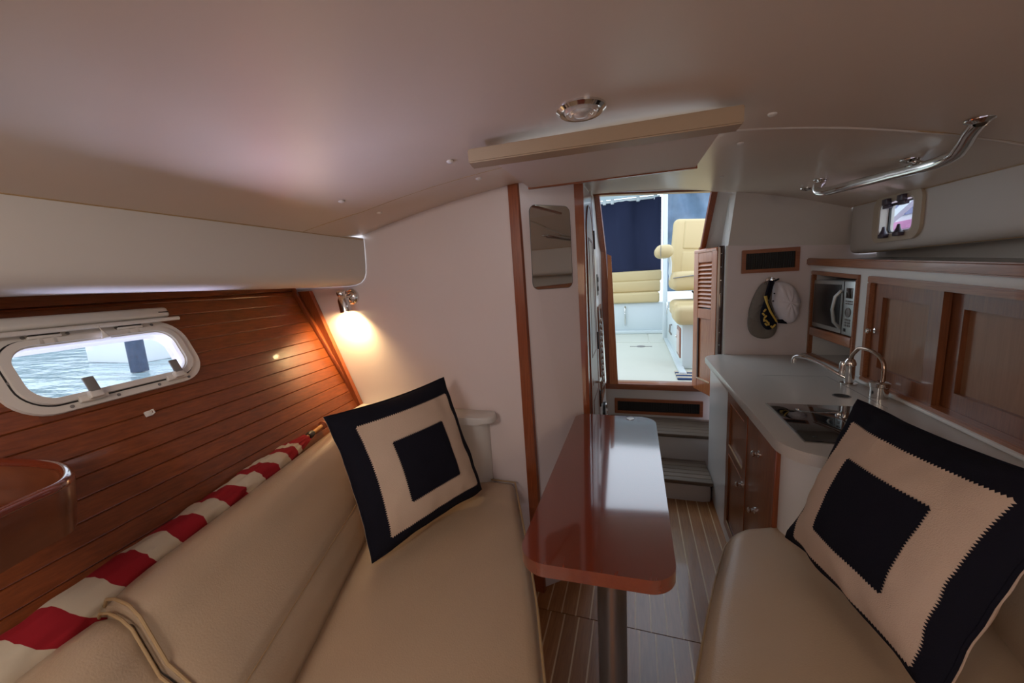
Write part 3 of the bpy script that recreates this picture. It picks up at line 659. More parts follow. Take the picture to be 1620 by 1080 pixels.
# ---- companionway steps
st = thing('companionway_steps', 'two white steps with grooved teak treads leading up to the cockpit', 'steps', (.15, 2.75, 0))
def rbox(x0, x1, y0, y1, z0, z1): 
    return MB().box((x0, y0, z0), (x1, y1, z1))
MB().prism([(-.2, 2.47), (.40, 2.47), (.445, 2.485), (.460, 2.53), (.460, 2.76), (-.2, 2.76)], 0, .118).obj('riser', gelgrey, st)
rbox(-.2, .556, 2.765, 3.08, 0, .306).obj('riser', gelgrey, st)
for (ya, yb, z, xr) in ((2.455, 2.765, .118, .458), (2.752, 3.08, .306, .555)):
    n = 6; w_ = (yb-ya)/n
    for i in range(n): MB().box((-.2, ya+i*w_+.0015, z), (xr, ya+(i+1)*w_-.0015, z+.022), bevel=.003, seg=1).obj('tread_slat', treadw, st, smooth=0)
    MB().box((-.2, ya+.004, z-.002), (xr-.002, yb, z+.014)).obj('tread_base', black, st)

# ---- louvred door folded in at the right of the companionway
ld = thing('louvred_door', 'open varnished companionway door with louvres above a plain panel', 'door', (.45, 2.95, .57))
D0 = V((.405, 3.07, 0)); D1 = V((.505, 2.80, 0)); du = (D1-D0).normalized(); dn = V((0, 0, 1)).cross(du)
if dn.x > 0: dn = -dn
Ld = (D1-D0).length
dM = Matrix(((du.x, 0, dn.x, D0.x), (du.y, 0, dn.y, D0.y), (0, 1, 0, 0), (0, 0, 0, 1)))
ZB, ZT = .585, 1.60
def dbx(u0, u1, z0, z1, t0, t1, nm, m_, bv=.002, par=None): return MB().box((u0, z0, t0), (u1, z1, t1), bevel=bv, seg=1).transform(dM).obj(nm, m_, par or ld, smooth=30)
sw_ = .060
dbx(0, sw_, ZB, ZT-.02, -.024, 0, 'stile', louverw); dbx(Ld-sw_, Ld, ZB, ZT-.02, -.024, 0, 'stile', louverw)
dbx(0, Ld, ZT-.025, ZT+.0, -.024, .003, 'top_cap', louverw, .006)
dbx(sw_, Ld-sw_, ZT-.09, ZT-.025, -.022, -.001, 'rail', louverw); dbx(sw_, Ld-sw_, 1.12, 1.19, -.022, -.001, 'rail', louverw); dbx(sw_, Ld-sw_, ZB, ZB+.09, -.022, -.001, 'rail', louverw)
dbx(sw_, Ld-sw_, ZB+.09, 1.12, -.016, -.010, 'panel', louverw)
dbx(sw_, sw_+.012, ZB+.09, 1.12, -.012, -.0005, 'panel_painted_shadow', mat('teak_shadow', (.07, .018, .008), .3), .0)  # dark strip paints the shade along one edge of the recessed panel
dbx(sw_, Ld-sw_, ZB+.086, ZB+.096, -.014, .001, 'bead', hollym, .001)
n = 11
for i in range(n):
    z = 1.20+(i+.5)*(ZT-.09-1.20)/n
    s_ = Matrix.Translation((0, z, -.011)) @ Matrix.Rotation(math.radians(-38), 4, 'X')
    MB().box((sw_, -.016, -.003), (Ld-sw_, .016, .003), bevel=.001, seg=1).transform(dM @ s_).obj('louvre_slat', louverw, ld, smooth=30)
dbx(sw_, Ld-sw_, 1.19, ZT-.09, -.023, -.021, 'louvre_backing', black, 0)
dh = thing('folded_door_leaf', 'dark folded door edge with long metal hinge beside the louvred door', 'door', (.53, 2.82, .56))
MB().box((.512, 2.79, .56), (.545, 3.02, 1.605), bevel=.003).obj('leaf', mat('dark_varnish', (.05, .018, .012), .15, coat=.6), dh)
MB().box((.508, 2.783, .56), (.520, 2.792, 1.595)).obj('piano_hinge', steel, dh)
for i in range(12): MB().cyl((.527, 2.788, .62+i*.085), (.527, 2.7845, .62+i*.085), .003, 8).obj('hinge_screw', chrome, dh)
MB().box((.506, 2.776, .545), (.524, 2.79, .64), bevel=.002).obj('lower_hinge', chrome, dh)

# ---- caps on the hook
hk = thing('coat_hook', 'chrome hook under the wall vent holding two caps', 'hook', (.79, YH, 1.37))
MB().lathe([(0, 0), (.022, 0), (.020, .005), (.008, .008), (.006, .05), (.012, .056), (.015, .066), (.010, .074), (0, .076)], (.790, YH, 1.372), (0, -1, 0), 18).obj('knob', chrome, hk)
for s in (-1, 1): MB().tube([(.790, YH-.01, 1.36), (.790+s*.03, YH-.04, 1.350), (.790+s*.045, YH-.055, 1.362)], .004, 8).obj('prong', chrome, hk)
def dome(mb, c, ax, up, rx, ry, h, nu=28, nv=10, wr=0):
    ax = V(ax).normalized(); up = V(up); up = (up-ax*up.dot(ax)).normalized(); sd = ax.cross(up); c = V(c)
    rings = []
    for j in range(nv+1):
        t = j/nv*PI/2; row = []
        for i in range(nu):
            a = 2*PI*i/nu; k = 1+wr*math.sin(3*a+j)*.5+wr*noise.noise(V((math.cos(a)*2, math.sin(a)*2, t*2)))
            row.append(mb.bm.verts.new(c+(sd*math.cos(a)*rx+up*math.sin(a)*ry)*math.cos(t)*k+ax*h*math.sin(t)*k))
        rings.append(row)
    for A, B in zip(rings, rings[1:]):
        for i in range(nu): mb.bm.faces.new((A[i], A[(i+1) % nu], B[(i+1) % nu], B[i]))
    return mb
def brim(mb, c, fwd, side, nrm, L, Wd, th=.004, curve=.02):
    c = V(c); fwd = V(fwd).normalized(); side = V(side).normalized(); nrm = V(nrm).normalized()
    def pt(a, b, t):
        an = (b-.5)*PI; r = a
        x = math.sin(an)*Wd/2; y = math.cos(an)*L
        return c+side*x*(.55+.45*a if 0 else 1)*(1)+fwd*(y*a)+nrm*(t-curve*(math.sin(an)**2))
    g = []
    for t in (0, th):
        g.append([[mb.bm.verts.new(pt(i/8, j/16, t)) for j in range(17)] for i in range(9)])
    for q in g:
        for i in range(8):
            for j in range(16): mb.bm.faces.new((q[i][j], q[i+1][j], q[i+1][j+1], q[i][j+1]))
    for j in range(16): mb.bm.faces.new((g[0][8][j], g[0][8][j+1], g[1][8][j+1], g[1][8][j]))
    return mb
# grey cap: crown up, visor hanging down at the left
c1_ = thing('grey_cap', 'worn grey-brown baseball cap hanging behind the white captain cap', 'cap', (.735, YH-.06, 1.2))
def blob(pts2, y0, depth, nm, m_, par, wr=.0, sub=3, seedv=0):
    """pillow-like cloth body with outline pts2 (x,z) at y0, bulging towards the cabin"""
    mb = MB(); n = len(pts2); cx = sum(p[0] for p in pts2)/n; cz = sum(p[1] for p in pts2)/n; K = 9; rings = []
    for k in range(K+1):
        t = k/K; s = math.cos(t*PI/2) if k < K else 0
        row = []
        if k == K: row = [mb.bm.verts.new((cx, y0-depth, cz))]
        else:
            for i, (x, z) in enumerate(pts2):
                wv = wr*noise.noise(V((x*28+seedv, z*28, k*.35)))
                row.append(mb.bm.verts.new((cx+(x-cx)*s, y0-depth*math.sin(t*PI/2)**.8-wv*math.sin(t*PI/2), cz+(z-cz)*s)))
        rings.append(row)
    for A, B in zip(rings, rings[1:]):
        for i in range(n):
            j = (i+1) % n
            if len(B) == 1: mb.bm.faces.new((A[i], A[j], B[0]))
            else: mb.bm.faces.new((A[i], A[j], B[j], B[i]))
    mb.bm.faces.new(rings[0][::-1]); return mb.obj(nm, m_, par, smooth=80)
def pix(lst, Y): return [(lambda p: (p.x, p.z))(P(x, y, Y=Y)) for x, y in lst]
def smoothloop(pts, it=2):
    for _ in range(it):
        q = []; n = len(pts)
        for i in range(n):
            a, b = pts[i], pts[(i+1) % n]; q += [(a[0]*.75+b[0]*.25, a[1]*.75+b[1]*.25), (a[0]*.25+b[0]*.75, a[1]*.25+b[1]*.75)]
        pts = q
    return pts
yc = YH-.012
blob(smoothloop(pix([(1216, 442), (1202, 450), (1192, 468), (1184, 490), (1184, 505), (1200, 512), (1222, 508), (1230, 480), (1226, 452)], yc)), yc, .055, 'crown', capgrey, c1_, .012)
blob(smoothloop(pix([(1184, 492), (1181, 515), (1187, 530), (1204, 536), (1220, 534), (1229, 522), (1228, 505), (1205, 508)], yc)), yc-.008, .022, 'visor', capgrey, c1_, .004)
c2_ = thing('captain_cap', 'white cap with black visor and gold leaf embroidery hanging on the hook', 'cap', (.85, YH-.10, 1.2))
ym = YH-.05
blob(smoothloop(pix([(1224, 447), (1232, 444), (1248, 447), (1258, 458), (1266, 478), (1262, 484), (1261, 500), (1252, 512), (1236, 510), (1224, 492), (1218, 474)], ym)), ym, .075, 'crown', capwhite, c2_, .016, seedv=5)
q = [P(1219, 444, Y=ym-.045), P(1226, 443, Y=ym-.045), P(1217, 474, Y=ym-.06), P(1211, 472, Y=ym-.06)]
MB().slab(q, (0, 1, 0), .03).obj('black_band', navy, c2_)
MB().tube([P(1226, 444, Y=ym-.04), P(1232, 441, Y=ym-.03)], .005, 8).obj('band_tail', navy, c2_)
yv = ym-.065
blob(smoothloop(pix([(1209, 474), (1214, 473), (1220, 487), (1230, 508), (1226, 518), (1214, 523), (1204, 514), (1201, 498)], yv)), yv, .03, 'black_visor', navy, c2_, .0)
MB().tube([P(1211, 468, Y=yv-.030), P(1213, 478, Y=yv-.034), P(1219, 493, Y=yv-.034), P(1229, 509, Y=yv-.022)], .0075, 8, rad=[.009, .006, .006, .005]).obj('gold_cord', goldm, c2_)
for (x, y) in ((1210, 491), (1208, 497), (1211, 501), (1209, 506), (1213, 508), (1212, 513), (1216, 512), (1221, 517), (1225, 515)):
    p = P(x, y, Y=yv-.032+(.008 if x > 1218 else 0)); MB().box((-.010, -.003, -.005), (.010, .003, .005), bevel=.0025).transform(Matrix.Translation(p) @ Matrix.Rotation(random.choice((.9, 2.2, 1.5)), 4, 'Y')).obj('gold_leaf', goldm, c2_)
for x, y in ((1225, 464), (1223, 476)):
    MB().lathe([(0, 0), (.0045, 0), (.004, .003), (0, .004)], P(x, y, Y=ym-.060), (0, -1, 0), 10).obj('eyelet', navy, c2_)
MB().slab([P(1228, 505, Y=ym-.05), P(1241, 505, Y=ym-.03), P(1246, 512, Y=ym-.03), P(1231, 511, Y=ym-.05)], (0, 1, 0), .004).obj('label_tab', navy, c2_)

# ================================================================ CEILING FITTINGS
hb = thing('hatch_blind', 'cream overhead hatch blind with tan front box under the ceiling', 'blind', (-.09, 1.25, 1.80))
f0, f1 = V((-.425, 1.0, 0)), V((.245, 1.085, 0))
fd = (f1-f0).normalized(); fp = V((-fd.y, fd.x, 0))
mb = MB(); zt_, zb_ = 1.812, 1.776
def fq(u, w, z, ): p = f0+fd*u+fp*w; return V((p.x, p.y, z))
Lf = (f1-f0).length
mb.hexa([fq(0, 0, zb_-.004), fq(Lf, 0, zb_+.012), fq(Lf, .045, zb_+.008), fq(0, .045, zb_-.008), fq(0, -.004, zt_-.006), fq(Lf, -.004, zt_+.016), fq(Lf, .045, zt_+.016), fq(0, .045, zt_-.006)])
bmesh.ops.bevel(mb.bm, geom=mb.bm.edges[:], offset=.003, segments=2, affect='EDGES')
mb.obj('front_box', mat('tan_plastic', (.36, .26, .17), .4), hb)
B0, B1, B2, B3 = V((-.385, 1.06, 1.792)), V((.215, 1.12, 1.806)), V((.205, 1.56, 1.815)), V((-.375, 1.45, 1.795))
MB().slab([B0, B1, B2, B3], (0, 0, 1), .004).obj('blind_cloth', mat('blind_cloth', (.68, .60, .54), .6), hb)
MB().slab([B3+V((-.006, 0, -.004)), B2+V((.006, 0, -.004)), B2+V((.006, .012, -.004)), B3+V((-.006, .012, -.004))], (0, 0, 1), .01).obj('end_rail', teak_x, hb)
dl = thing('dome_light', 'round chrome rimmed dome lamp on the ceiling ahead of the hatch', 'lamp', tuple(CP(918, 172)))
cc = CP(919, 172); nn = V((.0, .0, -1))
MB().lathe([(.058, 0), (.058, .006), (.050, .012), (.042, .010), (.042, .004)], cc+V((0, 0, .002)), nn, 32).obj('chrome_rim', chrome, dl)
MB().lathe([(.043, .004), (.036, .013), (.030, .011), (.024, .016), (.018, .013), (.012, .018), (0, .019)], cc, nn, 32).obj('ribbed_lens', lensm, dl)
btn = None
for i, (px, py) in enumerate(((712, 255), (757, 282), (540, 318), (600, 336), (1222, 180), (1172, 226), (1142, 278))):
    c = CP(px, py)
    o = MB().lathe([(0, -.001), (.011, -.001), (.010, .003), (.005, .006), (0, .0065)], (0, 0, 0), (0, 0, -1), 14).obj('ceiling_button', whiteplastic) if btn is None else None
    if btn is None: btn = o
    else: o = btn.copy(); sc.collection.objects.link(o)
    o.location = c
    tag(o, ['white ceiling button left of the hatch blind, nearer the dome lamp', 'white ceiling button at the far left corner of the hatch blind', 'white ceiling button near the seam above the left side valance, nearer the bow',
            'white ceiling button just aft of the seam above the left side valance', 'white ceiling button right of the hatch blind, nearest its front box', 'white ceiling button right of the hatch blind, middle of three', 'white ceiling button right of the hatch, closest to the companionway'][i], 'button', 'ceiling buttons around the hatch')
# grab rail
gr = thing('grab_rail', 'curved chrome grab rail fixed to the ceiling over the galley', 'handrail', tuple(CP(1400, 275)))
g0 = CP(1299, 284); g1 = CP(1566, 189)
Rl = P(1299, 300, Y=g0.y-.01); lowz = Rl.z
r1 = g0+V((0, 0, -.0)); path = [g0, g0+V((-.002, -.004, -.030))]
pA = P(1300, 299, Y=2.10); pB = P(1480, 256, Y=1.60); pC = P(1515, 232, Y=1.47); pD = P(1537, 203, Y=1.36)
path = [g0, V((g0.x, g0.y, g0.z-.02)), P(1293, 294, Y=2.12)]+bez(P(1292, 300, Y=2.12), P(1294, 306, Y=2.1), P(1305, 304, Y=2.07), P(1330, 297, Y=2.02), 6)+bez(P(1400, 279, Y=1.82), P(1450, 266, Y=1.69), P(1496, 258, Y=1.60), P(1517, 240, Y=1.50), 10)+[P(1528, 224, Y=1.44), P(1537, 208, Y=1.39), P(1546, 197, Y=1.35), CP(1552, 190)]
MB().tube(path, .0175, 16).obj('rail', chrome, gr)
def flange(c, nm='flange'): MB().lathe([(0, 0), (.030, 0), (.029, .003), (.016, .008), (.0125, .010)], c, (0, 0, -1), 24).obj(nm, chrome, gr)
flange(g0+V((0, 0, .001))); flange(CP(1552, 189)+V((0, 0, .001)))
mp_ = CP(1442, 252); MB().tube([mp_, P(1452, 258, Y=mp_.y-.01), P(1462, 262, Y=1.665)], .010, 12).obj('middle_post', chrome, gr); flange(mp_+V((0, 0, .001)))
dl2 = thing('ceiling_spotlight', 'small chrome recessed ceiling light by the aft end of the grab rail', 'lamp', tuple(CP(1276, 298)))
c = CP(1278, 298); MB().lathe([(.034, 0), (.034, .004), (.026, .009), (.020, .004), (0, .003)], c+V((0, 0, .002)), (0, 0, -1), 24).obj('trim_ring', chrome, dl2)
MB().lathe([(.019, .003), (.010, .007), (0, .008)], c+V((0, 0, .002)), (0, 0, -1), 18).obj('lens', lensm, dl2)

# ---- reading lamp on the bulkhead
rl = thing('reading_lamp', 'lit chrome swivel reading lamp on the white bulkhead beside the planking', 'lamp', tuple(P(556, 468, Y=YL)))
bc = P(558, 469, Y=YL-.001)
MB().lathe([(0, 0), (.038, 0), (.038, .010), (.031, .018), (.026, .015), (.018, .022), (0, .023)], bc, (0, -1, 0), 28).obj('wall_base', chrome, rl)
h0 = P(539, 462, Y=YL-.06); h1 = P(548, 492, Y=YL-.055)
MB().tube([bc+V((0, -.015, 0)), bc+V((-.010, -.04, .002)), h0+(h1-h0)*.35], .007, 10).obj('arm', chrome, rl)
hd_ = (h1-h0).normalized(); hl = (h1-h0).length
MB().lathe([(0, -.006), (.018, -.006), (.021, .002), (.021, .014), (.017, .019), (.020, .026), (.025, .036), (.028, hl+.003), (.025, hl+.003), (.021, .038)], h0, hd_, 24).obj('head', chrome, rl)
MB().lathe([(0, 0), (.009, .002), (.012, .008), (.009, .012), (0, .013)], h0+hd_*(hl-.014), hd_, 16).obj('bulb', bulb, rl)
ll = bpy.data.lights.new('reading_lamp_light', 'SPOT'); ll.energy = 13; ll.color = (1, .66, .30); ll.spot_size = math.radians(150); ll.spot_blend = .8; ll.shadow_soft_size = .012
lo = bpy.data.objects.new('reading_lamp_light', ll); sc.collection.objects.link(lo); lo.parent = rl
lo.matrix_parent_inverse = Matrix.Translation(-V(rl.location)); lo.location = h0+hd_*(hl+.006)
lo.rotation_euler = (V((-.30, .30, -1))).to_track_quat('-Z', 'Y').to_euler()

# ================================================================ SETTEES
SZ = .56
def cushion(poly, z0, z1, bev, name, m_, par, sub=0, crown=.0):
    mb = MB(); b = bmesh.new()
    a = [b.verts.new((x, y, z0)) for x, y in poly]; c = [b.verts.new((x, y, z1)) for x, y in poly]; k = len(poly)
    b.faces.new(a[::-1]); b.faces.new(c)
    for i in range(k): b.faces.new((a[i], a[(i+1) % k], c[(i+1) % k], c[i]))
    bmesh.ops.bevel(b, geom=[e for e in b.edges], offset=bev, segments=4, affect='EDGES', profile=.5)
    mb.merge(b); return mb.obj(name, m_, par, smooth=60)
def seat_grid(L, R, z1, drop, name, par, edge=.03, wr=.0025, seedv=0):
    """top of a seat: L, R are outer/inner edge polylines (near->far); rounded on the inner and far sides"""
    n = 60; mcols = 30
    def samp(pl, t):
        d = [0]
        for a, b in zip(pl, pl[1:]): d.append(d[-1]+(V(b)-V(a)).length)
        s = t*d[-1]
        for i in range(len(pl)-1):
            if s <= d[i+1]+1e-9: return V(pl[i]).lerp(V(pl[i+1]), (s-d[i])/(d[i+1]-d[i]))
        return V(pl[-1])
    mb = MB(); tot = n+10
    rows = []
    for i in range(n+1):
        t = i/n; l = samp(L, t); r = samp(R, t); row = []
        dfar = (1-t)*(V(R[-1])-V(R[0])).length
        ef = min(1, dfar/edge); zf = -edge*(1-math.sqrt(max(0, 1-(1-ef)**2)))
        for j in range(mcols+1):
            s = 1-(1-j/mcols)**1.6 if 0 else j/mcols; p = l.lerp(r, s)
            di = (r-p).length; e = min(1, di/edge); zi = -edge*(1-math.sqrt(max(0, 1-(1-e)**2)))
            z = z1+min(zf, zi)+.012*math.sin(PI*s)*min(1, dfar/.2)+wr*noise.noise(V((p.x*9+seedv, p.y*5, 1)))*2
            row.append(mb.bm.verts.new((p.x, p.y, z)))
        row.append(mb.bm.verts.new((r.x, r.y, z1-drop)))
        rows.append(row)
    for A, B in zip(rows, rows[1:]):
        for j in range(len(A)-1): mb.bm.faces.new((A[j], A[j+1], B[j+1], B[j]))
    last = [mb.bm.verts.new((v.co.x, v.co.y, z1-drop)) for v in rows[-1]]
    for j in range(len(last)-1): mb.bm.faces.new((rows[-1][j], rows[-1][j+1], last[j+1], last[j]))
    return mb.obj(name, leather, par, smooth=60)
# left settee
ls = thing('settee', 'cream leather settee along the cherry planked wall, facing the table', 'settee', (-.7, .9, 0))
Lin = [P(866, 1130, Z=SZ), P(862, 1080, Z=SZ), P(850, 960, Z=SZ), P(838, 880, Z=SZ), P(818, 756, Z=SZ)]
Lin = [(-.13, .35, 0)]+[(p.x, min(p.y, 1.50), 0) for p in Lin[1:-1]]+[(-.520, 1.505, 0)]
Lout = [(-.66, .28, 0), (-.775, .55, 0), (-.95, 1.0, 0), (-1.14, 1.505, 0)]
seat_grid(Lout, Lin, SZ, .12, 'seat_cushion', ls, .035)
MB().tube([(x, y, SZ-.004) for x, y, _ in Lin], .0035, 8).obj('piping', piping_m, ls)
MB().tube([(-.520, 1.508, SZ-.004), (-.80, 1.510, SZ-.002), (-1.1, 1.51, SZ-.002)], .0035, 8).obj('piping', piping_m, ls)
bs = [(x-.03, y) for x, y, _ in Lin]+[(-1.2, 1.52), (-1.0, .28)]
bs = [(-.17, .3)]+bs
MB().prism([(x-.045, min(y, 1.505)) for x, y, _ in Lin]+[(-.88, 1.505), (-.70, .28)], 0, SZ-.12).obj('base', gelgrey, ls)
# backrest: swept profile, two sections
def back(sections, name, m_, par, capn=True):
    mb = MB(); rings = []
    for pts in sections: rings.append([mb.bm.verts.new(p) for p in pts])
    for A, B in zip(rings, rings[1:]):
        for j in range(len(A)-1): mb.bm.faces.new((A[j], A[j+1], B[j+1], B[j]))
    mb.bm.faces.new(rings[0]); mb.bm.faces.new(rings[-1][::-1]); return mb.obj(name, m_, par, smooth=50)
def bprof(y, side=-1, top=.885, shrink=0, grv=0):
    """cross-section of the backrest at fore-aft y: from groove at the seat up the face over the rounded top and down the rear"""
    g = -(.94+(y-1.0)*.375)         # seat/back groove x
    r = -(1.105+(y-1.0)*.265)        # ridge x
    z0 = SZ-.03; s = shrink
    pts = [(g-.02, z0), (g+.012-s, z0+.03), (g+.018-s, z0+.07), (g+.004-s, z0+.125), (g-.014-s, z0+.148), (g-.018-s, z0+.156),
           (g-.020-s, z0+.164), (g-.026-s, z0+.19), (r+.095-s, top-.11), (r+.062-s, top-.055), (r+.042-s, top-.022), (r+.015-s, top-.004-s), (r-.025, top-s), (r-.055, top-.008-s), (r-.07, top-.03-s), (r-.068, top-.09), (g-.06, z0)]
    if grv: pts = [(x, z) for x, z in pts]
    return [V((x*(-side)*1 if side == 1 else x, y, z)) for x, z in pts]
ysec = [.372+i*.04 for i in range(29)]; ysec = [y for y in ysec if y < 1.49]+[1.495]
back([bprof(y, shrink=(.012 if i in (0,) else .003 if i == 1 else 0)) for i, y in enumerate(ysec)], 'backrest', leather, ls)
y2 = [-.25, 0, .1, .2, .30, .350, .368]
back([bprof(y, top=.868, shrink=(.020 if i == 6 else .008 if i == 5 else .003)) for i, y in enumerate(y2)], 'backrest', leather, ls)
MB().tube(bprof(.374, shrink=-.001)[1:15], .0030, 8).obj('piping', piping_m, ls)
MB().tube(bprof(.360, top=.872, shrink=.004)[1:15], .0028, 8).obj('piping', piping_m, ls)
MB().tube([bprof(y)[5]+V((.0, 0, 0)) for y in ysec], .0015, 6).obj('seam', piping_m, ls)

# corner shelf with rounded nose and pillar at the aft end of the left settee
cs = thing('corner_shelf', 'white rounded corner shelf on a pillar at the aft end of left settee', 'shelf', (-.9, 1.45, 0))
pl = [(-1.345, 1.529), (-.67, 1.529)]
nose = P(790, 658, Z=.885)
poly = [(-1.325, 1.528), (-.615, 1.528)]
for i in range(9):
    a = math.radians(45-130*i/8); poly.append((-.645+.065*math.cos(a), 1.475+.055*math.sin(a)))
poly += [(-.80, 1.405), (-1.05, 1.385), (-1.305, 1.375)]
MB().prism(poly, .852, .885, bevel=.010, seg=3).obj('shelf_top', gelgrey, cs)
pil = [(-1.10, 1.529)]+[(-.705+.072*math.cos(math.radians(a)), 1.520+.060*math.sin(math.radians(a))) for a in (14, 0, -20, -40, -60, -80, -100)]+[(-.80, 1.45), (-1.10, 1.45)]
MB().prism(pil, .45, .853).obj('pillar', gelgrey, cs, smooth=60)

# right settee (mirrored, its forward part nearest the photographer)
rs = thing('settee', 'cream leather settee on the galley side, running off at the lower right', 'settee', (.6, .9, 0))
Rin = [(.02, .45, 0)]+[(lambda p: (p.x, p.y, 0))(P(*q, Z=SZ)) for q in ((1098, 1080), (1108, 1020), (1120, 955), (1134, 895))]
p1 = P(1148, 850, Z=SZ-.01); p2 = P(1168, 833, Z=SZ); p3 = P(1205, 829, Z=SZ); p4 = P(1262, 862, Z=SZ)
ye = 1.275
def rpoly():
    o = [(x, y) for x, y, _ in Rin]+[(p1.x, p1.y), (p2.x, p2.y), (p3.x, p3.y)]
    return o
rp = rpoly(); 
def rseat():
    inner = rp; mb = MB(); n = len(inner)
    # resample inner polyline
    pts = [V((x, y, 0)) for x, y in inner]; d = [0]
    for a, b in zip(pts, pts[1:]): d.append(d[-1]+(b-a).length)
    N = 60; S = []
    for k in range(N+1):
        s = d[-1]*k/N; i = 0
        while i < len(d)-2 and s > d[i+1]: i += 1
        S.append(pts[i].lerp(pts[i+1], (s-d[i])/(d[i+1]-d[i])))
    for _ in range(3): S = [S[0]]+[(S[i-1]+S[i]*2+S[i+1])/4 for i in range(1, N)]+[S[-1]]
    rows = []
    for k in range(N+1):
        o = V((.60+.34*S[k].y, S[k].y*.98, 0)); o.y = min(o.y, 1.27); row = []
        for j in range(31):
            s = j/30; p = S[k].lerp(o, s**1.3); di = (p-S[k]).length; e = min(1, di/.04)
            z = SZ-.04*(1-math.sqrt(max(0, 1-(1-e)**2)))+.014*min(1, di/.25)+.005*noise.noise(V((p.x*8, p.y*5, 4)))
            row.append(mb.bm.verts.new((p.x, p.y, z)))
        row.insert(0, mb.bm.verts.new((S[k].x, S[k].y, SZ-.13))); rows.append(row)
    for A, B in zip(rows, rows[1:]):
        for j in range(len(A)-1): mb.bm.faces.new((A[j], A[j+1], B[j+1], B[j]))
    # far end skirt
    mb.obj('seat_cushion', leather, rs, smooth=60)
    MB().tube([(p.x, p.y, SZ-.036) for p in S], .0035, 8).obj('piping', piping_m, rs)
rseat()
MB().prism([(x+.045, y-.02) for x, y in rp[:-1]]+[(.50, 1.27), (1.0, 1.27), (1.0, .40), (.3, .40)], 0, SZ-.11).obj('base', gelgrey, rs)
def rback(y, top=.84):
    g = .80+(y-1.0)*.20; z0 = SZ-.03
    return [V((x, y, z)) for x, z in ((g, z0), (g-.015, z0+.06), (g, z0+.14), (g+.05, top-.08), (g+.065, top-.02), (g+.085, top), (min(g+.14, .99), top), (.995, top-.03), (.995, z0))]
back([rback(y) for y in [-.2+i*.07 for i in range(22)] if y < 1.2]+[], 'backrest', leather, rs)

# ================================================================ TABLE
tb = thing('pedestal_table', 'narrow glossy red mahogany pedestal table between the two settees', 'table', (-.10, 1.2, 0))
TZ = .84
out = []
tx0, tx1, yn, yf = -.258, .079, .716, 1.668
for cx, cy, a0, r in ((tx1-.060, yn+.068, -90, .060), (tx1-.068, yf-.068, 0, .068), (tx0+.052, yf-.052, 90, .052), (tx0+.064, yn+.064, 180, .064)):
    for i in range(17):
        a = math.radians(a0+90*i/16); out.append((cx+r*math.cos(a), cy+r*math.sin(a)))
MB().prism(out, TZ-.032, TZ, bevel=.0145, seg=5).obj('table_top', tablew, tb, smooth=60)
pc = P(969, 1000, Y=.93)
MB().lathe([(0, 0), (.12, 0), (.12, .008), (.06, .016), (.042, .020), (.0385, .03), (.0385, TZ-.045), (.075, TZ-.040), (.075, TZ-.032), (0, TZ-.032)], (pc.x, .93, 0), (0, 0, 1), 40).obj('pedestal', steel, tb)
ins = P(997, 662, Z=TZ)
MB().lathe([(.016, 0), (.016, .002), (.011, .0025), (0, .0015)], (ins.x, ins.y, TZ), (0, 0, 1), 20).obj('socket_cap', steel, tb)

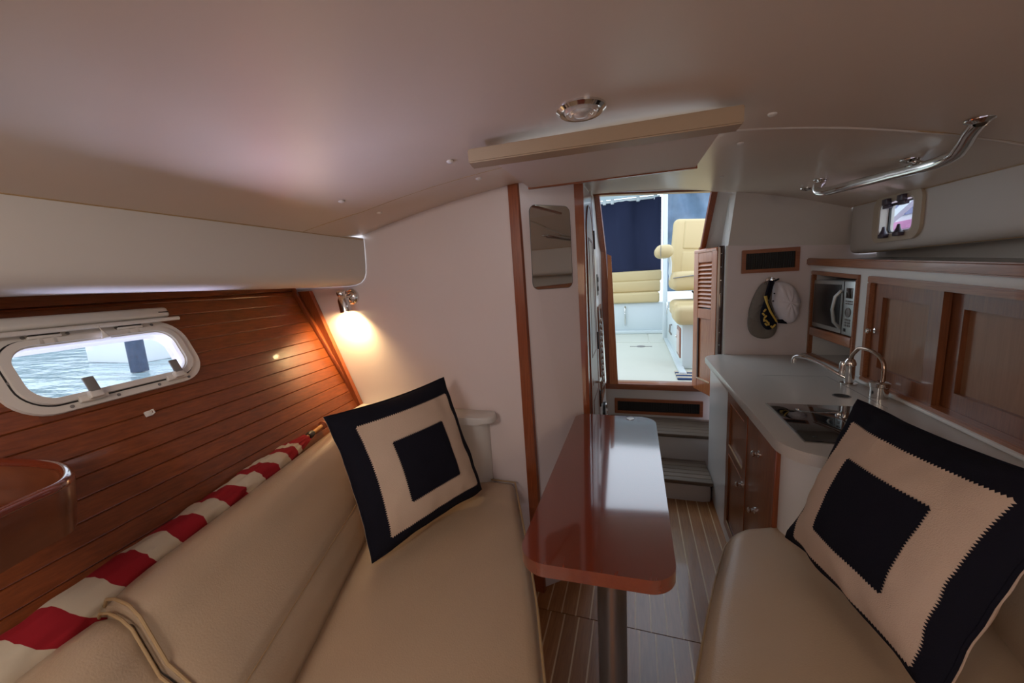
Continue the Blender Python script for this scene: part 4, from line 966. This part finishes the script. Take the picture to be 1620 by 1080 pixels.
# ================================================================ PILLOWS
def pillow(name, label, TL, TR, BR, BL, T, seedv, cream_a, navy_a):
    c = (TL+TR+BR+BL)/4; n = (TR-TL).cross(TL-BL).normalized()
    if n.dot(O0-c) < 0: n = -n
    t = thing(name, label, 'pillow', tuple((BL+BR)/2))
    def S(u, v, sgn=1, off=0):
        U = u*(1-.055*(1-v*v)); Vv = v*(1-.055*(1-u*u))
        a, b = (U+1)/2, (Vv+1)/2
        p = BL.lerp(BR, a).lerp(TL.lerp(TR, a), b)
        h = T*(max(0, 1-abs(u)**2.2)*max(0, 1-abs(v)**2.2))**.55
        edge = .016*noise.noise(V((u*3.2+seedv, v*3.2, 7)))*(abs(u)**4+abs(v)**4)
        wr = .010*noise.noise(V((u*1.8+seedv, v*1.8, sgn)))*(1-max(abs(u), abs(v))**4)+.009*noise.noise(V((u*5+seedv, v*5, sgn+3)))*max(abs(u), abs(v))**2*(1-max(abs(u), abs(v))**8)
        return p+n*(sgn*(h+.004)+wr+edge+off*sgn)
    N = 48
    def sp_(x): return math.sin(x*PI/2)*.35+x*.65
    MB().grid(lambda a, b: S(sp_(2*a-1), sp_(2*b-1), 1), N, N).obj('navy_front', navy, t, smooth=80)
    MB().grid(lambda a, b: S(sp_(2*a-1), sp_(2*b-1), -1), N, N).obj('cream_back', creamcloth, t, smooth=80)
    ed = []
    for k in range(4):
        for i in range(24):
            q = -1+2*i/24; u, v = ((q, -1), (1, q), (-q, 1), (-1, -q))[k]; ed.append(S(u, v, 1, -.004))
    MB().tube(ed, .005, 8, True).obj('edge_piping', navy, t)
    ed2 = [p-n*.007 for p in ed]; MB().tube(ed2, .0035, 8, True).obj('back_piping', creamcloth, t)
    def patch(nm, acc_, off, m_, teeth, th):
        a, cu_, cv_ = acc_
        mb = MB(); K = 30; g = [[mb.bm.verts.new(S(cu_-a+2*a*i/K, cv_-a+2*a*j/K, 1, off)) for j in range(K+1)] for i in range(K+1)]
        for i in range(K):
            for j in range(K): mb.bm.faces.new((g[i][j], g[i+1][j], g[i+1][j+1], g[i][j+1]))
        for k in range(4):
            for i in range(teeth):
                qa, qm, qb = [-a+2*a*(i+f)/teeth for f in (0, .5, 1)]
                f3 = []
                for q, w_ in ((qa, a), (qb, a), (qm, a+th)):
                    u, v = ((q, -w_), (w_, q), (-q, w_), (-w_, -q))[k]; f3.append(mb.bm.verts.new(S(u+cu_, v+cv_, 1, off)))
                mb.bm.faces.new(f3)
        return mb.obj(nm, m_, t, smooth=80)
    patch('cream_square', cream_a, .0022, creamcloth, 52, .022)
    patch('navy_centre_square', navy_a, .0044, navy, 30, .022)
    return t
def sc_cam(p, k): p = V(p); return O0+(p-O0)*k
k = 1.165
lp = [sc_cam(q, k) for q in ((-.797, .766, 1.124), (-.679, 1.239, 1.09), (-.555, 1.218, .699), (-.673, .744, .733))]
def sq(ctr, r1_, r2_, s):
    r1_ = V(r1_).normalized(); r2_ = V(r2_); r2_ = (r2_-r1_*r2_.dot(r1_)).normalized(); c = V(ctr); h = s/2
    return c-r1_*h+r2_*h, c+r1_*h+r2_*h, c+r1_*h-r2_*h, c-r1_*h-r2_*h
pillow('navy_pillow', 'navy and cream square pillow leaning on the left settee backrest', *sq((-.789, 1.144, .826), (.409, .911, .046), (-.344, .107, .933), .492), .088, 1.3, (.782, .03, -.039), (.442, .042, -.073))
pillow('navy_pillow', 'navy and cream square pillow tilted on the right settee beside the galley worktop', *sq(sc_cam((.587, 1.067, .829), .975), (.186, -.982, .002), (.358, .07, .931), .462), .083, 8.7, (.828, .018, -.074), (.473, .059, -.071))

# ================================================================ FLAG
fg = thing('rolled_flag', 'red and white striped flag rolled round a staff behind the left backrest', 'flag', (-1.1, .8, .88))
Fa, Fb = V((-1.245, 1.095, .885)), V((-.985, .12, .845))
NR = 131; SG = 36; mb = MB(); rings = []
bnd = []
wds = [.075, .035, .05, .07, .075, .065, .07, .07, .07, .068, .068, .066, .068, .2]
for i in range(NR):
    t = i/(NR-1); row = []
    R = .020+.018*min(1, t*5)+.020*t
    cpt = Fa.lerp(Fb, t)
    for k in range(SG):
        a = 2*PI*k/SG
        rr_ = R*(1+.10*math.sin(2*a+t*7)+.09*noise.noise(V((math.cos(a)*1.6, math.sin(a)*1.6, t*9)))+.22*noise.noise(V((math.cos(a)*3.2, math.sin(a)*3.2, t*16+4)))*(1.4-t))
        slant = .030*math.sin(a+.5)+.012*math.sin(2*a+t*3)
        ax = (Fb-Fa).normalized(); sd = ax.cross(V((0, 0, 1))).normalized()
        row.append(mb.bm.verts.new(cpt+ax*slant*min(1, t*4+.2)+sd*rr_*math.cos(a)+V((0, 0, 1))*rr_*math.sin(a)*.85))
    rings.append(row)
L_ = (Fb-Fa).length; acc = 0; sid = 0; edges = []
for wd_ in wds: acc += wd_; edges.append(acc)
tot = edges[-1]
for i in range(NR-1):
    s = (i+.5)/(NR-1)*L_; sid = sum(1 for e in edges if s > e)
    for k in range(SG): f = mb.bm.faces.new((rings[i][k], rings[i][(k+1) % SG], rings[i+1][(k+1) % SG], rings[i+1][k])); f.material_index = sid % 2
mb.bm.faces.new(rings[0]).material_index = 0; mb.bm.faces.new(rings[-1][::-1])
mb.obj('flag_cloth', [redcloth, whitecloth], fg, smooth=70)
ax = (Fa-Fb).normalized()
MB().cyl(Fa-ax*.02, Fa+ax*.150, .0085, 12).obj('staff', mat('varnished_staff', (.50, .24, .07), .25, coat=.5), fg)
MB().lathe([(0, 0), (.013, 0), (.015, .015), (.013, .03), (0, .03)], Fa+ax*.02, ax, 14).obj('ferrule', black, fg)
MB().lathe([(0, 0), (.010, .0), (.018, .008), (.018, .016), (.008, .024), (0, .024)], Fa+ax*.118, ax, 16).obj('end_knob', teak_z, fg)

# ---- bent wooden bin on the left wall, in the foreground
bn = thing('wall_bin', 'curved varnished wooden bin with pale shiny rim at the left edge', 'bin', (-1.2, .35, .95))
BR = [P(-150, 900, Z=1.14), P(-70, 850, Z=1.14), P(0, 816, Z=1.14), P(58, 789, Z=1.14), P(96, 772, Z=1.14), P(114, 759, Z=1.14), P(117, 746, Z=1.14), P(103, 735, Z=1.14), P(60, 729, Z=1.14), P(0, 728, Z=1.14), P(-60, 729, Z=1.14)]
def binrow(z, off, flare):
    out_ = []
    for k, p in enumerate(BR):
        q0 = BR[max(k-1, 0)]; q1 = BR[min(k+1, len(BR)-1)]; t_ = (q1-q0).normalized(); n_ = V((-t_.y, t_.x, 0))
        out_.append(V((p.x, p.y, z))+n_*(off+flare))
    return out_
mb = MB(); rows = [binrow(1.050, 0, .010), binrow(1.09, 0, .004), binrow(1.132, 0, .0), binrow(1.140, .004, 0), binrow(1.140, .014, 0), binrow(1.132, .018, 0), binrow(1.055, .018, .010)]
def fine(r):
    o = []
    for i in range(len(r)-1):
        p0 = r[max(i-1, 0)]; p1_ = r[i]; p2_ = r[i+1]; p3_ = r[min(i+2, len(r)-1)]
        for s in range(5):
            t = s/5; o.append(.5*((2*p1_)+(p2_-p0)*t+(2*p0-5*p1_+4*p2_-p3_)*t*t+(3*p1_-p0-3*p2_+p3_)*t**3))
    return o+[r[-1]]
vr = [[mb.bm.verts.new(p) for p in fine(r)] for r in rows]
for A, B in zip(vr, vr[1:]):
    for j in range(len(A)-1): mb.bm.faces.new((A[j], A[j+1], B[j+1], B[j]))
mb.obj('bent_side', binw, bn, smooth=50)
MB().tube(fine(binrow(1.140, .009, 0)), .0095, 10).obj('rim', tablew, bn)
mb = MB(); q = fine(binrow(1.056, .012, .010)); vs = [mb.bm.verts.new(p) for p in q]; mb.bm.faces.new(vs)
mb.obj('bottom', binw, bn)

# ================================================================ COCKPIT
DZ = .57
cf = struct(MB().box((-1.6, Y3+.09, DZ-.03), (1.6, 6.35, DZ-.006)).obj('floor_cockpit', deckmat))
MB().box((-1.6, 5.22, DZ-.006), (.20, 5.228, DZ-.0055)).obj('hatch_joint', greyplastic, cf)
MB().box((-1.6, Y3+.09, DZ-.006), (1.6, 5.2, DZ)).obj('deck_panel', deckmat, cf)
MB().box((-1.6, 5.22, DZ-.006), (.16, 6.05, DZ)).obj('deck_panel', deckmat, cf); MB().box((.175, 5.22, DZ-.006), (1.6, 6.05, DZ)).obj('deck_panel', deckmat, cf)
em = P(1014, 548, Z=DZ)
de = thing('deck_drain', 'dark winged oval fitting set in the pale cockpit floor', 'deck fitting', tuple(em))
MB().lathe([(0, 0), (.055, 0), (.05, .006), (0, .008)], em, (0, 0, 1), 24).obj('plate', greyplastic, de)
MB().box((em.x-.13, em.y-.012, DZ), (em.x+.13, em.y+.012, DZ+.004)).obj('wing', greyplastic, de)
# transom bench
tbn = thing('transom_bench', 'white cockpit bench with cream vinyl cushions under the navy curtain', 'bench', (0, 6.1, DZ))
MB().box((-1.5, 6.05, DZ), (1.2, 6.55, 1.035), bevel=.01).obj('bench_base', cockpit_white, tbn)
MB().box((-1.5, 5.99, 1.035), (.34, 6.5, 1.19), bevel=.035, seg=4).obj('seat_cushion', creamseat, tbn)
MB().box((-1.5, 6.16, 1.185), (.36, 6.36, 1.36), bevel=.03, seg=4).obj('backrest', creamseat, tbn)
MB().box((-1.5, 6.19, 1.35), (.38, 6.36, 1.51), bevel=.03, seg=4).obj('backrest', creamseat, tbn)
MB().tube([(-.15, 6.045, .98), (-.15, 6.01, .95), (-.15, 6.01, .74), (-.15, 6.045, .70)], .012, 10).obj('pull_handle', chrome, tbn)
MB().box((-1.5, 5.98, DZ), (1.2, 6.05, DZ+.05), bevel=.01).obj('kick_ledge', cockpit_white, tbn)
# navy curtain
cu = thing('navy_curtain', 'dark navy canvas curtain closing the aft end of the cockpit', 'curtain', (0, 6.5, 1.5))
mb = MB(); mb.grid(lambda a, b: V((-1.6+a*1.98, 6.42+.060*math.sin(a*24+.8*math.sin(b*3))*(.6+.4*math.sin(a*9))+.012*math.sin(a*61+b*2)*(b)+.02*noise.noise(V((a*8, b*3, 0))), 1.46+b*1.13)), 90, 20)
mb.obj('canvas', navycurtain, cu, smooth=80)
MB().tube([(-1.6, 6.40, 2.60), (.36, 6.40, 2.60)], .022, 12).obj('top_bow', cockpit_white, cu)
for x in (-.48, -.36, .02, .27): MB().box((x, 6.37, 2.56), (x+.05, 6.43, 2.64), bevel=.008).obj('clamp', cockpit_white, cu)
# hard top
ht = struct(MB().hexa([(-1.7, 5.6, 2.72), (1.6, 5.6, 2.72), (1.6, 6.55, 2.66), (-1.7, 6.55, 2.66), (-1.7, 5.6, 2.76), (1.6, 5.6, 2.76), (1.6, 6.55, 2.72), (-1.7, 6.55, 2.72)]).obj('trim_13', cockpit_white))
# white post
pt = thing('cockpit_post', 'tall white post between navy curtain and helm seat in the cockpit', 'post', (.385, 5.45, DZ))
MB().box((.350, 5.45, DZ), (.405, 5.52, 2.75), bevel=.012).obj('post_body', cockpit_white, pt)
MB().tube([(.40, 5.44, DZ+.35), (.40, 5.42, DZ+.38), (.40, 5.42, DZ+.47), (.40, 5.44, DZ+.50)], .010, 8).obj('post_cleat', chrome, pt)
# clear vinyl enclosure at the right, behind the seat
ve = thing('side_enclosure', 'wrinkled bluish clear vinyl enclosure panel behind the helm seat', 'curtain', (.9, 5.9, 1.3))
mb = MB(); mb.grid(lambda a, b: V((.42+a*1.1, 5.75-.35*a+.16*noise.noise(V((a*4, b*4, 2)))+.02*math.sin(a*20+b*6), 1.2+b*1.6)), 40, 30)
mb.obj('vinyl_sheet', vinylglass, ve, smooth=80)
# right coaming
co = struct(MB().box((1.15, Y3+.2, DZ), (1.3, 6.3, 1.35), bevel=.02).obj('trim_14', cockpit_white))
struct(MB().box((-1.5, Y3+.2, DZ), (-1.35, 6.3, 1.35), bevel=.02).obj('trim_15', cockpit_white))
# helm seat on its box
hs = thing('helm_chair', 'tall cream vinyl helm chair with rolled armrest in the cockpit', 'chair', (.6, 4.4, 1.15))
def softbox(lo, hi, bev, nm, par, M=None, m_=None): return MB().box(lo, hi, bevel=bev, seg=5).transform(M or Matrix()).obj(nm, m_ or creamseat, par, smooth=70)
Rb = Matrix.Translation((.60, 4.42, 1.25)) @ Matrix.Rotation(math.radians(-6), 4, 'X') @ Matrix.Rotation(math.radians(5), 4, 'Y')
softbox((-.275, -.07, .13), (.30, .07, .74), .055, 'backrest', hs, Rb)
softbox((-.17, -.082, .14), (.20, -.03, .40), .02, 'lower_pad', hs, Rb); softbox((-.17, -.082, .42), (.20, -.03, .72), .02, 'upper_pad', hs, Rb)
softbox((.335, 3.98, 1.275), (.88, 4.44, 1.46), .06, 'seat_cushion', hs)
MB().tube([(.345, 3.985, 1.40), (.50, 3.972, 1.415), (.80, 3.975, 1.42)], .005, 8).obj('piping', greyplastic, hs)
softbox((.185, 3.99, 1.600), (.355, 4.30, 1.725), .058, 'armrest', hs)
MB().tube([(.235, 3.988, 1.610), (.232, 3.984, 1.66), (.235, 3.988, 1.715)], .003, 6).obj('armrest_piping', greyplastic, hs)
MB().tube([(.32, 4.16, 1.63), (.335, 4.18, 1.55), (.335, 4.2, 1.45), (.345, 4.2, 1.38)], .016, 10).obj('arm_bracket', cockpit_white, hs)
MB().cyl((.60, 4.22, 1.10), (.60, 4.22, 1.29), .05).obj('seat_pillar', chrome, hs)
MB().tube([(.52, 4.05, 1.265), (.56, 4.03, 1.235), (.68, 4.03, 1.235)], .008, 8).obj('slide_lever', black, hs)
ms = thing('companion_cushion', 'cream vinyl companion seat cushion on white box below the helm chair', 'seat', (.6, 3.9, 1.0))
softbox((.335, 3.62, .985), (.95, 4.05, 1.16), .06, 'front_roll', ms); softbox((.34, 3.9, 1.02), (.60, 4.35, 1.18), .05, 'side_roll', ms)
hbx = thing('helm_seat_box', 'white moulded cockpit seat box with small wooden locker door', 'cabinet', (.7, 4.2, DZ))
MB().box((.40, 3.72, DZ), (1.15, 5.4, 1.0), bevel=.02).obj('box_body', cockpit_white, hbx)
MB().box((.39, 3.78, .66), (.402, 4.05, .94), bevel=.003).obj('locker_frame', teak_z, hbx)
dd = MB().box((.385, 3.81, .69), (.392, 4.02, .91), bevel=.002).obj('locker_door', mat('pale_locker', (.62, .50, .44), .4), hbx)
MB().lathe([(.012, 0), (.016, .008), (.01, .016), (0, .017)], (.385, 3.98, .84), (-1, 0, 0), 12).obj('latch', chrome, hbx)
MB().tube([(.398, 4.70, .86), (.38, 4.71, .86), (.375, 4.72, .78), (.398, 4.72, .74)], .010, 8).obj('shower_handset', steel, hbx)
MB().box((.36, Y3+.4, DZ), (.42, 5.4, DZ+.03), bevel=.01).obj('toe_ledge', cockpit_white, hbx)
MB().lathe([(.05, 0), (.05, .008), (.03, .012), (0, .013)], (.56, 3.80, 1.0), (0, 0, 1), 20).obj('cup_holder', steel, hbx)
rg = thing('striped_mat', 'navy and white striped rope mat by the cockpit door', 'mat', (.5, 3.5, DZ))
for i in range(6): MB().box((.33+.0*i, 3.32+i*.05, DZ), (.80, 3.362+i*.05, DZ+.012), bevel=.004).obj('mat_stripe', bluerope if i % 2 == 0 else whitecloth, rg)

# ================================================================ OUTSIDE
wt = MB().box((-90, -60, -.5), (90, 90, -.42)).obj('floor_water', waterm); struct(wt)
# dock and piles seen through the left port
def pile(x, y, label):
    t = thing('dock_pile', label, 'pile', (x, y, -.4))
    MB().lathe([(0, 0), (.19, 0), (.19, 2.4), (.15, 2.46), (0, 2.46)], (x, y, -.4), (0, 0, 1), 14).obj('pile_shaft', pile_m, t)
r = ray(214, 550); f_ = 13/abs(r.x); pile(r.x*f_, r.y*f_, 'dark blue wooden dock pile in the water outside the left port')
dk = thing('floating_dock', 'low white floating dock on the water outside the left port', 'dock', (-15, 9, -.4))
MB().box((-17.5, 7.5, -.42), (-14.8, 16, .30), bevel=.03).obj('dock_deck', whitepaint, dk)
tr_ = thing('shore_hedge', 'dark shoreline trees across the water beyond the left port', 'trees', (-40, 5, -.4))
mb = MB(); mb.grid(lambda a, b: V((-42+2*noise.noise(V((a*30, b*4, 0))), -20+a*60, -.4+b*(4.5+2*noise.noise(V((a*22, 0, 3)))))), 90, 6); mb.obj('foliage', foliage, tr_)
# pink and white boathouse through the right portlight
bh = thing('boathouse', 'pink and white boathouse with gridded windows seen through the portlight', 'building', (8, 15, -.4))
def BP(px, py, off=0): return P(px, py, X=8-off)
bx0, bx1 = BP(1380, 340).y, BP(1470, 340).y
ya, yb = min(bx0, bx1)-4, max(bx0, bx1)+4
z_p0, z_p1 = BP(1425, 362).z, BP(1425, 350).z
MB().box((8.05, ya, -.4), (8.4, yb, 6.5)).obj('wall', whitepaint, bh)
MB().box((7.98, ya, z_p0), (8.06, yb, z_p1)).obj('pink_board', pink, bh); MB().box((7.98, ya, z_p0-.9), (8.06, yb, z_p0-.06)).obj('pink_board', pink, bh)
zw0, zw1 = BP(1425, 341).z, BP(1425, 318).z
ym_ = (bx0+bx1)/2; sw2 = 1.25
for i in range(-4, 5):
    yc2 = BP(1430, 335).y+i*sw2
    wdw = MB().box((8.00, yc2-.50, zw0), (8.06, yc2+.50, zw1)).obj('window', bluepane, bh)
    MB().box((7.97, yc2-.03, zw0), (8.01, yc2+.03, zw1)).box((7.97, yc2-.50, (zw0+zw1)/2-.03), (8.01, yc2+.50, (zw0+zw1)/2+.03)).obj('glazing_bar', whitepaint, wdw)
a_, b2 = P(1404, 352, X=7.6), P(1445, 315, X=7.6)
e = (b2-a_)*.6
MB().tube([a_-e, b2+e], .13, 4).obj('diagonal_brace', whitepaint, bh)
